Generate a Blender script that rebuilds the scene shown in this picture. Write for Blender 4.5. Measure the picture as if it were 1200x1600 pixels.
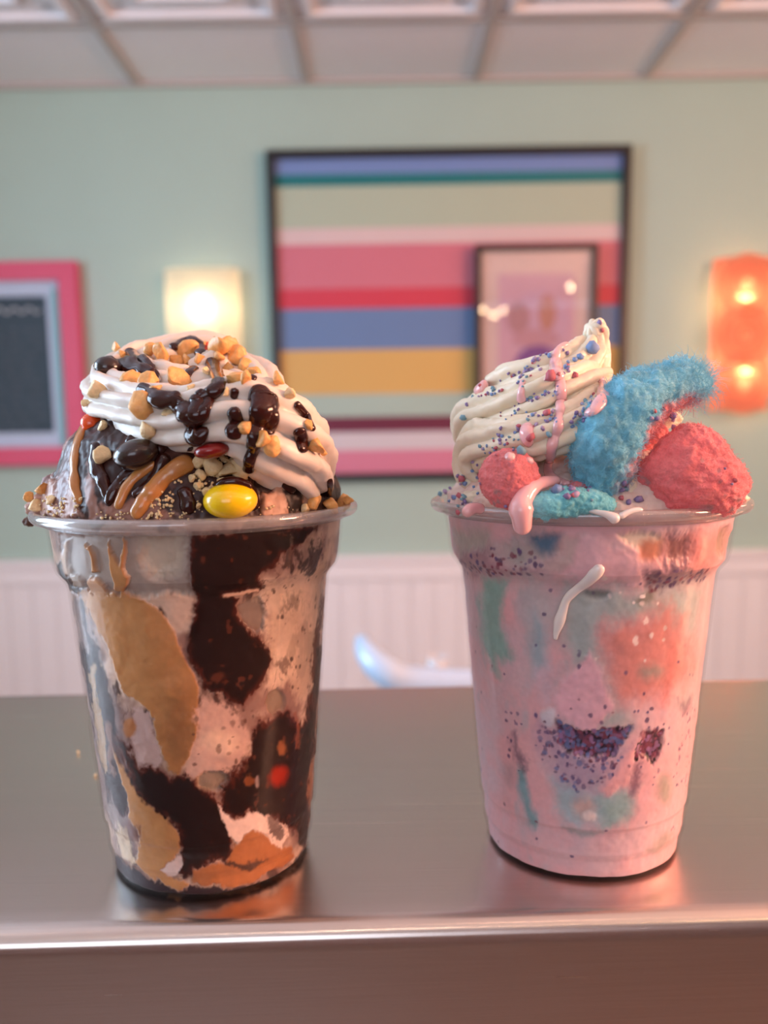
import bpy, math, random
import numpy as np
from mathutils import Matrix, Vector
from mathutils.bvhtree import BVHTree

for o in list(bpy.data.objects):
    bpy.data.objects.remove(o)
SC = bpy.context.scene
COL = SC.collection
rng = np.random.default_rng(7)
random.seed(7)

# ------------------------------------------------------------------ camera
FPX, PITCH, ROLL, CY, CAMH = 1373.2, 0.1342, 0.0152, 855.5, 0.1353
ZT = 1.06                                  # height of the counter top above the floor
cp, sp_ = math.cos(PITCH), math.sin(PITCH)
_f = np.array([0, cp, -sp_]); _u = np.array([0, sp_, cp]); _r = np.array([1.0, 0, 0])
CR = math.cos(ROLL) * _r - math.sin(ROLL) * _u
CU = math.cos(ROLL) * _u + math.sin(ROLL) * _r
CF = _f
EYE = np.array([0, 0, ZT + CAMH])
cam = bpy.data.cameras.new('camera')
camo = bpy.data.objects.new('camera', cam)
COL.objects.link(camo)
camo.matrix_world = Matrix(((CR[0], CU[0], -CF[0], EYE[0]), (CR[1], CU[1], -CF[1], EYE[1]), (CR[2], CU[2], -CF[2], EYE[2]), (0, 0, 0, 1)))
cam.sensor_fit = 'AUTO'
cam.sensor_width = 36
cam.lens = FPX / 1600 * 36
cam.shift_y = (CY - 800) / 1600
cam.clip_start = 0.01
cam.dof.use_dof = True
cam.dof.focus_distance = 0.243
cam.dof.aperture_fstop = 9.0
SC.camera = camo

# ------------------------------------------------------------------ world, lights, exposure
SC.view_settings.view_transform = 'Standard'
SC.view_settings.look = 'None'
SC.view_settings.gamma = 1.0
SC.view_settings.use_curve_mapping = False
SC.view_settings.exposure = 0.0
w = bpy.data.worlds.new('world'); SC.world = w
w.use_nodes = True
w.node_tree.nodes['Background'].inputs[0].default_value = (0.55, 0.75, 1.0, 1)
w.node_tree.nodes['Background'].inputs[1].default_value = 3.0


def area(name, loc, target, sx, sy, watts, col):
    l = bpy.data.lights.new(name, 'AREA'); l.shape = 'RECTANGLE'; l.size = sx; l.size_y = sy
    l.energy = watts; l.color = col
    o = bpy.data.objects.new(name, l); COL.objects.link(o)
    o.location = loc
    o.rotation_euler = (Vector(target) - Vector(loc)).to_track_quat('-Z', 'Y').to_euler()
    return o


# daylight entering through the window of the left wall
area('window_daylight', (-2.12, 0.75, 1.62), (0.0, 0.55, 1.5), 1.5, 1.15, 62, (0.60, 0.79, 1.0))
# soft fill added behind the viewer to brighten the fronts of the cups
area('added_front_fill', (-0.75, -2.56, 1.55), (-0.75, 0.0, 1.55), 1.74, 1.2, 9, (1.0, 0.82, 0.77))
# pink neon tube sign glow on the right wall
area('neon_and_wall_fill', (2.25, -0.05, 1.75), (0, 0.35, 1.25), 1.1, 0.5, 96, (1.0, 0.46, 0.28))
area('neon_and_wall_fill', (2.3, 1.75, 1.9), (0.6, 3.0, 1.7), 0.7, 0.4, 13, (1.0, 0.50, 0.34))  # no second sign: warm fill added for the right of the back wall
# small warm downlights in the shop ceiling, around and behind the viewer
for dx, dy, e in ((-0.75, -0.25, 2.0), (0.30, -0.55, 3.6), (1.6, -0.15, 13), (0.0, -1.3, 14), (1.95, -1.2, 14), (0.35, 1.1, 3.5)):
    l = bpy.data.lights.new('downlight', 'POINT'); l.energy = e; l.color = (1.0, 0.76, 0.60); l.shadow_soft_size = 0.07
    o = bpy.data.objects.new('downlight', l); COL.objects.link(o); o.location = (dx, dy, 2.40)


# ------------------------------------------------------------------ helpers


def lin(c):
    c = np.asarray(c, float) / 255.0
    return np.where(c <= 0.04045, c / 12.92, ((c + 0.055) / 1.055) ** 2.4)


def ray(px, py):
    d = CF * FPX + CR * (px - 600.0) - CU * (py - CY)
    return d / np.linalg.norm(d)


def W(px, py, Y):
    "the point of the vertical plane y = Y that stands behind a picture point"
    d = ray(px, py)
    return EYE + d * (Y / d[1])


def project(P):
    d = P - EYE
    z = d @ CF
    return np.stack([600 + FPX * (d @ CR) / z, CY - FPX * (d @ CU) / z], -1)


def _hash(ix, iy, iz, seed):
    h = (ix * 374761393 + iy * 668265263 + iz * 2147483647 + seed * 974634777) & 0xffffffff
    h = ((h ^ (h >> 13)) * 1274126177) & 0xffffffff
    h = ((h ^ (h >> 16)) * 2246822519) & 0xffffffff
    return ((h ^ (h >> 15)) & 0xffffff) / float(0xffffff)


def vnoise(P, seed=0):
    P = np.asarray(P, float)
    i = np.floor(P).astype(np.int64); f = P - i
    f = f * f * f * (f * (f * 6 - 15) + 10)
    out = 0
    for dx in (0, 1):
        for dy in (0, 1):
            for dz in (0, 1):
                wgt = (f[..., 0] if dx else 1 - f[..., 0]) * (f[..., 1] if dy else 1 - f[..., 1]) * (f[..., 2] if dz else 1 - f[..., 2])
                out = out + wgt * _hash(i[..., 0] + dx, i[..., 1] + dy, i[..., 2] + dz, seed)
    return out * 2 - 1


def fbm(P, seed=0, octv=4, gain=0.5):
    a, s, t = 1.0, 0.0, 0.0
    P = np.asarray(P, float)
    for k in range(octv):
        s = s + a * vnoise(P * 2 ** k, seed + k * 17); t += a; a *= gain
    return s / t


def sstep(a, b, x):
    t = np.clip((x - a) / (b - a), 0, 1)
    return t * t * (3 - 2 * t)


def make_mesh(name, V, F, mat, smooth=True, cols=None):
    V = np.ascontiguousarray(V, dtype=np.float32)
    me = bpy.data.meshes.new(name)
    if isinstance(F, np.ndarray):
        n, k = F.shape
        me.vertices.add(len(V)); me.vertices.foreach_set('co', V.ravel())
        me.loops.add(n * k); me.loops.foreach_set('vertex_index', np.ascontiguousarray(F, dtype=np.int32).ravel())
        me.polygons.add(n); me.polygons.foreach_set('loop_start', np.arange(0, n * k, k, dtype=np.int32))
        me.update(calc_edges=True); me.validate()
    else:
        me.from_pydata(V.tolist(), [], F); me.update()
    me.polygons.foreach_set('use_smooth', [smooth] * len(me.polygons))
    if cols is not None:
        a = me.color_attributes.new('Col', 'FLOAT_COLOR', 'POINT')
        c = np.ones((len(V), 4), np.float32); c[:, :3] = cols
        a.data.foreach_set('color', c.ravel())
    if mat is not None:
        me.materials.append(mat)
    return me


def obj(name, V, F, mat, parent=None, smooth=True, cols=None, kind=None):
    V = np.asarray(V, float)
    if parent is None:
        loc = np.array([(V[:, 0].min() + V[:, 0].max()) / 2, (V[:, 1].min() + V[:, 1].max()) / 2, V[:, 2].min()])
    else:
        loc = wloc(parent)
    me = make_mesh(name, V - loc, F, mat, smooth, cols)
    o = bpy.data.objects.new(name, me); COL.objects.link(o)
    if parent is None:
        o.location = loc
    else:
        o.parent = parent
    if kind:
        o['kind'] = kind
    return o


def wloc(o):
    l = np.array(o.location)
    while o.parent:
        o = o.parent; l = l + np.array(o.location)
    return l


def empty(name, loc):
    o = bpy.data.objects.new(name, None); COL.objects.link(o); o.location = loc
    o.empty_display_size = 0.02
    return o


def tag(o, label, cat, group=None):
    o['label'] = label; o['category'] = cat
    if group:
        o['group'] = group
    return o


class MB:
    "collects boxes and tubes into one mesh"

    def __init__(s):
        s.V, s.F, s.n = [], [], 0

    def add(s, V, F):
        V = np.asarray(V, float)
        s.V.append(V); s.F += [tuple(int(i) + s.n for i in f) for f in F]; s.n += len(V)
        return s

    def box(s, a, b):
        (x0, y0, z0), (x1, y1, z1) = a, b
        V = [(x0, y0, z0), (x1, y0, z0), (x1, y1, z0), (x0, y1, z0), (x0, y0, z1), (x1, y0, z1), (x1, y1, z1), (x0, y1, z1)]
        return s.add(V, [(0, 3, 2, 1), (4, 5, 6, 7), (0, 1, 5, 4), (1, 2, 6, 5), (2, 3, 7, 6), (3, 0, 4, 7)])

    def build(s, name, mat, parent=None, smooth=False, kind=None):
        return obj(name, np.concatenate(s.V), s.F, mat, parent, smooth, None, kind)


def box(name, a, b, mat, parent=None, kind=None):
    return MB().box(a, b).build(name, mat, parent, False, kind)


def catmull(P, n):
    P = np.asarray(P, float)
    k = len(P)
    if k == 1:
        return np.repeat(P, n, 0)
    E = np.vstack([2 * P[0] - P[1], P, 2 * P[-1] - P[-2]])
    t = np.linspace(0, k - 1 - 1e-9, n); i = t.astype(int); f = (t - i)[:, None]
    a, b, c, d = E[i], E[i + 1], E[i + 2], E[i + 3]
    return 0.5 * (2 * b + (c - a) * f + (2 * a - 5 * b + 4 * c - d) * f ** 2 + (3 * b - a - 3 * c + d) * f ** 3)


def frames(C):
    T = np.gradient(C, axis=0); T /= np.linalg.norm(T, axis=1)[:, None] + 1e-12
    n = np.cross(T[0], [0.3, 0.2, 1.0]); n /= np.linalg.norm(n)
    N = []
    for t in T:
        n = n - t * (n @ t); n /= np.linalg.norm(n) + 1e-12
        N.append(n)
    N = np.array(N)
    return T, N, np.cross(T, N)


def grid_faces(rows, cols, close=True):
    i = np.arange(rows - 1)[:, None]; j = np.arange(cols if close else cols - 1)[None, :]
    j2 = (j + 1) % cols
    return np.stack([i * cols + j, i * cols + j2, (i + 1) * cols + j2, (i + 1) * cols + j], -1).reshape(-1, 4)


def tube(C, rad, nseg=12, lobes=0, depth=0.15, twist=0.0, flat=None):
    "closed sweep along C; star cross section when lobes > 0"
    C = np.asarray(C, float); rad = np.asarray(rad, float)
    T, N, B = frames(C)
    ph = np.linspace(0, 2 * math.pi, nseg, endpoint=False)
    tw = np.linspace(0, twist, len(C))[:, None]
    r = np.ones((len(C), nseg))
    if lobes:
        s = np.abs(np.cos(lobes * (ph[None, :] + tw) / 2))
        r = 1 - depth + depth * s ** 0.75
    r = r * rad[:, None]
    V = C[:, None, :] + N[:, None, :] * (r * np.cos(ph))[..., None] + B[:, None, :] * (r * np.sin(ph))[..., None]
    V = V.reshape(-1, 3)
    F = grid_faces(len(C), nseg)
    return V, F


def lathe(prof, n, cx, cy, cz):
    "prof: list of (r, z); closed around"
    prof = np.asarray(prof, float)
    th = np.linspace(0, 2 * math.pi, n, endpoint=False)
    V = np.stack([cx + prof[:, 0:1] * np.sin(th), cy - prof[:, 0:1] * np.cos(th), cz + prof[:, 1:2] + 0 * th], -1).reshape(-1, 3)
    return V, grid_faces(len(prof), n)


def bvh(*VF):
    V, F, n = [], [], 0
    for v, f in VF:
        f = np.asarray(f)
        V.append(np.asarray(v)); F.append(f + n); n += len(v)
    VV = np.concatenate(V)
    FF = []
    for f in F:
        FF += f.tolist()
    return BVHTree.FromPolygons(VV.tolist(), FF)


def hit(px, py, tree):
    h = tree.ray_cast(Vector(EYE), Vector(ray(px, py)))
    if h[0] is None:
        return None, None
    n = np.array(h[1])
    if n @ ray(px, py) > 0:
        n = -n
    return np.array(h[0]), n


def hit_near(px, py, tree, cx, cy):
    "like hit(); at the outline it falls back on the depth of the nearest surface towards (cx, cy)"
    for k in range(30):
        t = k / 30.0
        p, n = hit(px + (cx - px) * t, py + (cy - py) * t, tree)
        if p is not None:
            if k == 0:
                return p, n
            return W(px, py, p[1] + 0.002), n
    return None, None


# ------------------------------------------------------------------ materials


def nodes(name):
    m = bpy.data.materials.new(name); m.use_nodes = True
    nt = m.node_tree
    b = nt.nodes['Principled BSDF']
    return m, nt, b


def plain(name, rgb, rough=0.5, metal=0.0, var=0.06, scale=40.0, bump=0.0, coat=0.0, sss=0.0, sheen=0.0, spec=0.5, linear=False):
    m, nt, b = nodes(name)
    c = np.asarray(rgb, float) if linear else lin(rgb)
    tc = nt.nodes.new('ShaderNodeTexCoord'); nz = nt.nodes.new('ShaderNodeTexNoise')
    nz.inputs['Scale'].default_value = scale; nz.inputs['Detail'].default_value = 4
    nt.links.new(tc.outputs['Object'], nz.inputs['Vector'])
    mx = nt.nodes.new('ShaderNodeMix'); mx.data_type = 'RGBA'
    mx.inputs[6].default_value = (*np.clip(c * (1 - var), 0, 1), 1); mx.inputs[7].default_value = (*np.clip(c * (1 + var), 0, 1), 1)
    nt.links.new(nz.outputs['Fac'], mx.inputs[0]); nt.links.new(mx.outputs[2], b.inputs['Base Color'])
    b.inputs['Roughness'].default_value = rough; b.inputs['Metallic'].default_value = metal
    b.inputs['Coat Weight'].default_value = coat; b.inputs['Coat Roughness'].default_value = 0.08
    b.inputs['Specular IOR Level'].default_value = spec
    if sss:
        b.inputs['Subsurface Weight'].default_value = sss
        b.inputs['Subsurface Radius'].default_value = (1.0, 0.6, 0.4); b.inputs['Subsurface Scale'].default_value = 0.0025
    if sheen:
        b.inputs['Sheen Weight'].default_value = sheen
    if bump:
        bp = nt.nodes.new('ShaderNodeBump'); bp.inputs['Strength'].default_value = bump; bp.inputs['Distance'].default_value = 0.001
        nt.links.new(nz.outputs['Fac'], bp.inputs['Height']); nt.links.new(bp.outputs[0], b.inputs['Normal'])
    return m


def vcol(name, rough=0.45, bump=0.15, scale=900.0, coat=0.0, sss=0.0, spec=0.4, grain=0.08, sheen=0.0, trans=0.0):
    m, nt, b = nodes(name)
    at = nt.nodes.new('ShaderNodeAttribute'); at.attribute_name = 'Col'
    tc = nt.nodes.new('ShaderNodeTexCoord'); nz = nt.nodes.new('ShaderNodeTexNoise')
    nz.inputs['Scale'].default_value = scale; nz.inputs['Detail'].default_value = 4
    nt.links.new(tc.outputs['Object'], nz.inputs['Vector'])
    mr = nt.nodes.new('ShaderNodeMapRange'); mr.inputs[3].default_value = 1 - grain * 2; mr.inputs[4].default_value = 1 + grain * 2
    nt.links.new(nz.outputs['Fac'], mr.inputs[0])
    mu = nt.nodes.new('ShaderNodeMix'); mu.data_type = 'RGBA'; mu.blend_type = 'MULTIPLY'; mu.inputs[0].default_value = 1
    nt.links.new(at.outputs['Color'], mu.inputs[6]); nt.links.new(mr.outputs[0], mu.inputs[7])
    nt.links.new(mu.outputs[2], b.inputs['Base Color'])
    b.inputs['Roughness'].default_value = rough; b.inputs['Specular IOR Level'].default_value = spec
    b.inputs['Coat Weight'].default_value = coat; b.inputs['Coat Roughness'].default_value = 0.06
    if sss:
        b.inputs['Subsurface Weight'].default_value = sss
        b.inputs['Subsurface Radius'].default_value = (1.0, 0.6, 0.4); b.inputs['Subsurface Scale'].default_value = 0.002
    if sheen:
        b.inputs['Sheen Weight'].default_value = sheen
    if bump:
        bp = nt.nodes.new('ShaderNodeBump'); bp.inputs['Strength'].default_value = bump; bp.inputs['Distance'].default_value = 0.0006
        nt.links.new(nz.outputs['Fac'], bp.inputs['Height']); nt.links.new(bp.outputs[0], b.inputs['Normal'])
    if trans:
        tr = nt.nodes.new('ShaderNodeBsdfTranslucent'); nt.links.new(mu.outputs[2], tr.inputs[0])
        ms = nt.nodes.new('ShaderNodeMixShader'); ms.inputs[0].default_value = trans
        nt.links.new(b.outputs[0], ms.inputs[1]); nt.links.new(tr.outputs[0], ms.inputs[2])
        nt.links.new(ms.outputs[0], nt.nodes['Material Output'].inputs[0])
    return m


def clear(name, tint, lo, hi, rough=0.05, power=4.0, haze=0.0):
    "thin clear sheet: see-through, more mirror-like at a grazing view"
    m, nt, b = nodes(name)
    nt.nodes.remove(b)
    tr = nt.nodes.new('ShaderNodeBsdfTransparent'); tr.inputs[0].default_value = (*tint, 1)
    gl = nt.nodes.new('ShaderNodeBsdfGlossy'); gl.inputs['Roughness'].default_value = rough
    lw = nt.nodes.new('ShaderNodeLayerWeight'); lw.inputs[0].default_value = 0.5
    pw = nt.nodes.new('ShaderNodeMath'); pw.operation = 'POWER'; pw.inputs[1].default_value = power
    nt.links.new(lw.outputs['Facing'], pw.inputs[0])
    mr = nt.nodes.new('ShaderNodeMapRange'); mr.inputs[3].default_value = lo; mr.inputs[4].default_value = hi
    nt.links.new(pw.outputs[0], mr.inputs[0])
    ms = nt.nodes.new('ShaderNodeMixShader')
    nt.links.new(mr.outputs[0], ms.inputs[0]); nt.links.new(tr.outputs[0], ms.inputs[1]); nt.links.new(gl.outputs[0], ms.inputs[2])
    out = ms.outputs[0]
    if haze:
        df = nt.nodes.new('ShaderNodeBsdfDiffuse'); df.inputs[0].default_value = (0.85, 0.83, 0.83, 1)
        mh = nt.nodes.new('ShaderNodeMixShader'); mh.inputs[0].default_value = haze
        nt.links.new(out, mh.inputs[1]); nt.links.new(df.outputs[0], mh.inputs[2]); out = mh.outputs[0]
    nt.links.new(out, nt.nodes['Material Output'].inputs[0])
    return m


def emitter(name, rgb, strength):
    m, nt, b = nodes(name)
    b.inputs['Base Color'].default_value = (0, 0, 0, 1)
    b.inputs['Emission Color'].default_value = (*rgb, 1); b.inputs['Emission Strength'].default_value = strength
    return m


def steel():
    m, nt, b = nodes('brushed_steel')
    tc = nt.nodes.new('ShaderNodeTexCoord'); mp = nt.nodes.new('ShaderNodeMapping')
    mp.inputs['Scale'].default_value = (3, 420, 420)
    nt.links.new(tc.outputs['Object'], mp.inputs[0])
    nz = nt.nodes.new('ShaderNodeTexNoise'); nz.inputs['Scale'].default_value = 3.0; nz.inputs['Detail'].default_value = 6
    nt.links.new(mp.outputs[0], nz.inputs['Vector'])
    cr = nt.nodes.new('ShaderNodeMapRange'); cr.inputs[3].default_value = 0.23; cr.inputs[4].default_value = 0.29
    nt.links.new(nz.outputs['Fac'], cr.inputs[0]); nt.links.new(cr.outputs[0], b.inputs['Roughness'])
    mx = nt.nodes.new('ShaderNodeMix'); mx.data_type = 'RGBA'
    mx.inputs[6].default_value = (0.64, 0.565, 0.515, 1); mx.inputs[7].default_value = (0.75, 0.665, 0.61, 1)
    nt.links.new(nz.outputs['Fac'], mx.inputs[0]); nt.links.new(mx.outputs[2], b.inputs['Base Color'])
    b.inputs['Metallic'].default_value = 1.0
    b.inputs['Anisotropic'].default_value = 0.55
    tg = nt.nodes.new('ShaderNodeCombineXYZ'); tg.inputs[0].default_value = 1.0
    nt.links.new(tg.outputs[0], b.inputs['Tangent'])
    bp = nt.nodes.new('ShaderNodeBump'); bp.inputs['Strength'].default_value = 0.05; bp.inputs['Distance'].default_value = 0.0003
    nt.links.new(nz.outputs['Fac'], bp.inputs['Height']); nt.links.new(bp.outputs[0], b.inputs['Normal'])
    return m


M = {}
M['mint'] = plain('mint_paint', (0.375, 0.51, 0.45), 0.6, var=0.03, scale=6, linear=True)
M['white'] = plain('white_paint', (0.80, 0.78, 0.80), 0.45, var=0.02, scale=8, linear=True)
M['tile'] = plain('ceiling_tile_white', (0.82, 0.80, 0.82), 0.7, var=0.03, scale=30, linear=True)
M['bar'] = plain('ceiling_bar_grey', (0.46, 0.42, 0.40), 0.5, var=0.03, linear=True)
M['floor'] = plain('floor_tile', (0.16, 0.115, 0.10), 0.4, var=0.2, scale=3, linear=True)
M['pinkwall'] = plain('dusty_pink_paint', (0.22, 0.14, 0.14), 0.6, var=0.03, scale=5, linear=True)
M['black'] = plain('black_frame', (0.012, 0.011, 0.012), 0.35, linear=True)
M['steel'] = steel()
M['cup'] = clear('clear_plastic', (0.98, 0.977, 0.977), 0.010, 0.13, 0.06, 4.5, 0.004)
M['rim'] = clear('clear_plastic_rim', (0.90, 0.89, 0.89), 0.12, 0.65, 0.12, 2.0, 0.16)
M['glass'] = clear('picture_glass', (0.95, 0.95, 0.95), 0.05, 0.6, 0.02)
M['content'] = vcol('ice_cream_mass', 0.42, 0.10, 700, sss=0.15, grain=0.06)
M['fudgev'] = vcol('fudge_mass', 0.45, 0.05, 500, grain=0.05, spec=0.12)
M['fudge'] = plain('fudge_sauce', (0.034, 0.0065, 0.0045), 0.12, var=0.25, scale=250, spec=0.45, linear=True)
M['pb'] = plain('peanut_butter_sauce', (0.50, 0.20, 0.05), 0.28, var=0.15, scale=300, coat=0.4, sss=0.1, linear=True)
M['cream'] = plain('whipped_cream', (0.74, 0.66, 0.59), 0.42, var=0.03, scale=300, bump=0.12, sss=0.22, linear=True)
M['cream2'] = plain('whipped_cream_ivory', (0.80, 0.71, 0.55), 0.40, var=0.03, scale=300, bump=0.12, sss=0.22, linear=True)
M['nut'] = plain('roasted_peanut', (0.78, 0.40, 0.13), 0.42, var=0.30, scale=3, bump=0.3, sss=0.15, linear=True)
M['nutpale'] = plain('pale_peanut', (0.84, 0.62, 0.34), 0.5, var=0.2, scale=3, bump=0.4, sss=0.15, linear=True)
M['syrup'] = plain('pink_syrup', (0.90, 0.50, 0.52), 0.16, var=0.05, scale=150, coat=0.6, sss=0.3, linear=True)
M['whitesauce'] = plain('white_sauce', (0.82, 0.76, 0.74), 0.2, var=0.03, scale=150, coat=0.5, sss=0.2, linear=True)
M['cotton'] = vcol('cotton_candy', 0.8, 0.45, 1800, grain=0.10, sheen=0.35, trans=0.25, spec=0.2)

# ------------------------------------------------------------------ the room
D = 3.12                       # distance of the mint wall
XL, XR, YF = -2.2, 2.4, -2.6
ZC = W(600, 128, D)[2]
ZR = W(600, 866, D)[2]         # top of the wainscot


def struct(o):
    o['kind'] = 'structure'
    return o


struct(box('floor', (XL, YF, -0.05), (XR, D, 0.0), M['floor']))
struct(box('wall_back', (XL - 0.1, D, 0.0), (XR + 0.1, D + 0.1, ZC + 0.1), M['mint']))
wy0, wy1, wz0, wz1 = 0.0, 1.55, 1.0, 2.2
mb = MB()
mb.box((XL - 0.1, YF, 0), (XL, wy0, ZC)).box((XL - 0.1, wy1, 0), (XL, D, ZC)).box((XL - 0.1, wy0, 0), (XL, wy1, wz0)).box((XL - 0.1, wy0, wz1), (XL, wy1, ZC))
struct(mb.build('wall_left', M['mint']))
struct(box('wall_right', (XR, YF, 0), (XR + 0.1, D, ZC), M['mint']))
fx0, fx1, fz0, fz1 = -1.62, 0.12, 0.95, 2.15
mb = MB().box((XL - 0.1, YF - 0.1, 0), (fx0, YF, ZC)).box((fx1, YF - 0.1, 0), (XR + 0.1, YF, ZC)).box((fx0, YF - 0.1, 0), (fx1, YF, fz0)).box((fx0, YF - 0.1, fz1), (fx1, YF, ZC))
struct(mb.build('wall_front', M['pinkwall']))
win = struct(empty('window_1', (XL, (wy0 + wy1) / 2, wz0)))
mb = MB()
for a, b in (((wy0, wz0), (wy1, wz0 + 0.05)), ((wy0, wz1 - 0.05), (wy1, wz1)), ((wy0, wz0), (wy0 + 0.05, wz1)), ((wy1 - 0.05, wz0), (wy1, wz1)),
             (((wy0 + wy1) / 2 - 0.02, wz0), ((wy0 + wy1) / 2 + 0.02, wz1))):
    mb.box((XL - 0.07, a[0], a[1]), (XL - 0.02, b[0], b[1]))
mb.build('window_frame', M['white'], win)
box('pane', (XL - 0.05, wy0 + 0.05, wz0 + 0.05), (XL - 0.045, (wy0 + wy1) / 2 - 0.02, wz1 - 0.05), M['glass'], win)
box('pane', (XL - 0.05, (wy0 + wy1) / 2 + 0.02, wz0 + 0.05), (XL - 0.045, wy1 - 0.05, wz1 - 0.05), M['glass'], win)

added_win = struct(empty('added_window', ((fx0 + fx1) / 2, YF, fz0)))  # invented window, added to go with the front fill
mb = MB()
for a, b in (((fx0, fz0), (fx1, fz0 + 0.05)), ((fx0, fz1 - 0.05), (fx1, fz1)), ((fx0, fz0), (fx0 + 0.05, fz1)), ((fx1 - 0.05, fz0), (fx1, fz1))):
    mb.box((a[0], YF - 0.07, a[1]), (b[0], YF - 0.02, b[1]))
mb.build('window_frame', M['white'], added_win)
box('pane', (fx0 + 0.05, YF - 0.05, fz0 + 0.05), (fx1 - 0.05, YF - 0.045, fz1 - 0.05), M['glass'], added_win)

# ceiling: slab with lay-in tiles and grid bars
ceil = struct(box('ceiling', (XL - 0.1, YF - 0.1, ZC + 0.035), (XR + 0.1, D + 0.1, ZC + 0.1), M['white']))


def ceil_x(px, py):
    d = ray(px, py); t = (ZC - EYE[2]) / d[2]
    return EYE + d * t


yrow = ceil_x(600, 33)[1]
xb = [ceil_x(px, 126)[0] for px in (210, 470, 745, 1003)]
step = (xb[3] - xb[0]) / 3
xs = [xb[0] + step * k for k in range(-3, 7)]
ys = [D, yrow] + [yrow - step * k for k in range(1, 5)]


def tile_mesh(x, y, w, d, embossed):
    b = MB()
    b.box((-w / 2, -d / 2, 0.008), (w / 2, d / 2, 0.03))
    if embossed:
        for k, (m_, h) in enumerate(((0.035, 0.0), (0.085, 0.012), (0.14, -0.002))):
            t = 0.018
            X, Y = w / 2 - m_, d / 2 - m_
            for a, c in (((-X, -Y), (X, -Y + t)), ((-X, Y - t), (X, Y)), ((-X, -Y), (-X + t, Y)), ((X - t, -Y), (X, Y))):
                b.box((a[0], a[1], h - 0.006), (c[0], c[1], 0.012))
    return b


cache = {}
cl = wloc(ceil)
for j in range(len(ys) - 1):
    for i in range(len(xs) - 1):
        w_, d_ = step - 0.012, ys[j] - ys[j + 1] - 0.012
        key = (j > 0, round(d_, 3))
        if key not in cache:
            b = tile_mesh(0, 0, w_, d_, j > 0)
            cache[key] = make_mesh('ceiling_tile', np.concatenate(b.V), b.F, M['tile'], False)
        o = bpy.data.objects.new('ceiling_tile', cache[key]); COL.objects.link(o); o.parent = ceil
        o.location = Vector(((xs[i] + xs[i + 1]) / 2, (ys[j] + ys[j + 1]) / 2, ZC)) - Vector(cl)
for x in xs:
    box('grid_bar', (x - 0.012, ys[-1], ZC - 0.004), (x + 0.012, D, ZC + 0.012), M['bar'], ceil)
for y in ys[1:]:
    box('grid_bar', (xs[0], y - 0.012, ZC - 0.0035), (xs[-1], y + 0.012, ZC + 0.012), M['bar'], ceil)
box('wall_angle', (xs[0], D - 0.02, ZC - 0.008), (xs[-1], D, ZC + 0.012), M['bar'], ceil)

# wainscot
wain = struct(box('trim_1', (XL, D - 0.012, 0), (XR, D, ZR - 0.02), M['white']))
box('cap_rail', (XL, D - 0.045, ZR - 0.022), (XR, D, ZR), M['white'], wain)
box('cove_strip', (XL, D - 0.030, ZR - 0.085), (XR, D - 0.005, ZR - 0.022), M['white'], wain)
pl = None
PWD = 0.085
for k in range(int((XR - XL) / PWD)):
    x = XL + (k + 0.5) * PWD
    if pl is None:
        h = ZR - 0.06
        b = MB().box((-PWD / 2 + 0.002, -0.0165, 0.1), (PWD / 2 - 0.002, -0.010, h))
        pl = make_mesh('bead_board', np.concatenate(b.V), b.F, M['white'], False)
    o = bpy.data.objects.new('bead_board', pl); COL.objects.link(o); o.parent = wain
    o.location = Vector((x, D, 0)) - Vector(wloc(wain))
struct(box('baseboard_back', (XL, D - 0.035, 0), (XR, D - 0.022, 0.1), M['white']))

# ------------------------------------------------------------------ steel counter ledge


def floor_pt(px, py):
    d = ray(px, py); t = (ZT - EYE[2]) / d[2]
    return EYE + d * t


fa, fb = floor_pt(0, 1456), floor_pt(1200, 1422)
ba, bb = floor_pt(0, 1085), floor_pt(1200, 1059)


def ext(a, b, x):
    t = (x - a[0]) / (b[0] - a[0])
    return a[1] + (b[1] - a[1]) * t


XA, XB = -1.6, 1.9
nx = 60
prof = []        # (0 = front edge .. 1 = back edge in depth, dz): front apron, rolled nose, top, back drop
R_ = 0.006
rows = []
X = np.linspace(XA, XB, nx)
for x in X:
    yf, yb = ext(fa, fb, x), ext(ba, bb, x)
    row = [(x, yf + 0.012, ZT - 0.16), (x, yf + 0.001, ZT - 0.16), (x, yf, ZT - 0.155), (x, yf - R_ * 0.2, ZT - R_ * 1.3)]
    for k in range(1, 9):
        a = math.pi / 2 * k / 8
        row.append((x, yf - R_ * 0.2 + R_ * (1 - math.cos(a)), ZT - R_ + R_ * math.sin(a)))
    for t in (0.05, 0.25, 0.5, 0.75, 0.97):
        row.append((x, yf + (yb - yf) * t, ZT))
    for k in range(5):
        a = math.pi / 2 * k / 4
        row.append((x, yb - 0.004 + 0.004 * math.sin(a), ZT - 0.004 + 0.004 * math.cos(a)))
    row += [(x, yb, ZT - 0.16), (x, yb - 0.011, ZT - 0.16)]
    rows.append(row)
V = np.array(rows).reshape(-1, 3)
counter = obj('steel_counter', V, grid_faces(nx, len(rows[0]), True), M['steel'])
tag(counter, 'brushed stainless steel counter ledge with a rolled front edge under both cups', 'counter')
yfm = (fa[1] + fb[1]) / 2
box('counter_cabinet', (XA + 0.02, yfm + 0.03, 0.0), (XB - 0.02, yfm + 0.15, ZT - 0.158), M['white'], counter)

# ------------------------------------------------------------------ wall pieces


def wallbox(name, x0, y0, x1, y1, d0, d1, mat, parent):
    "box on the back wall from the wall corners of a picture rectangle; d0, d1: distances off the wall"
    A = W(x0, (y0 + y1) / 2, D)[0]; Bx = W(x1, (y0 + y1) / 2, D)[0]
    xm = (x0 + x1) / 2
    zt, zb = W(xm, y0, D)[2], W(xm, y1, D)[2]
    return box(name, (A, D - d1, zb), (Bx, D - d0, zt), mat, parent)


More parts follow.
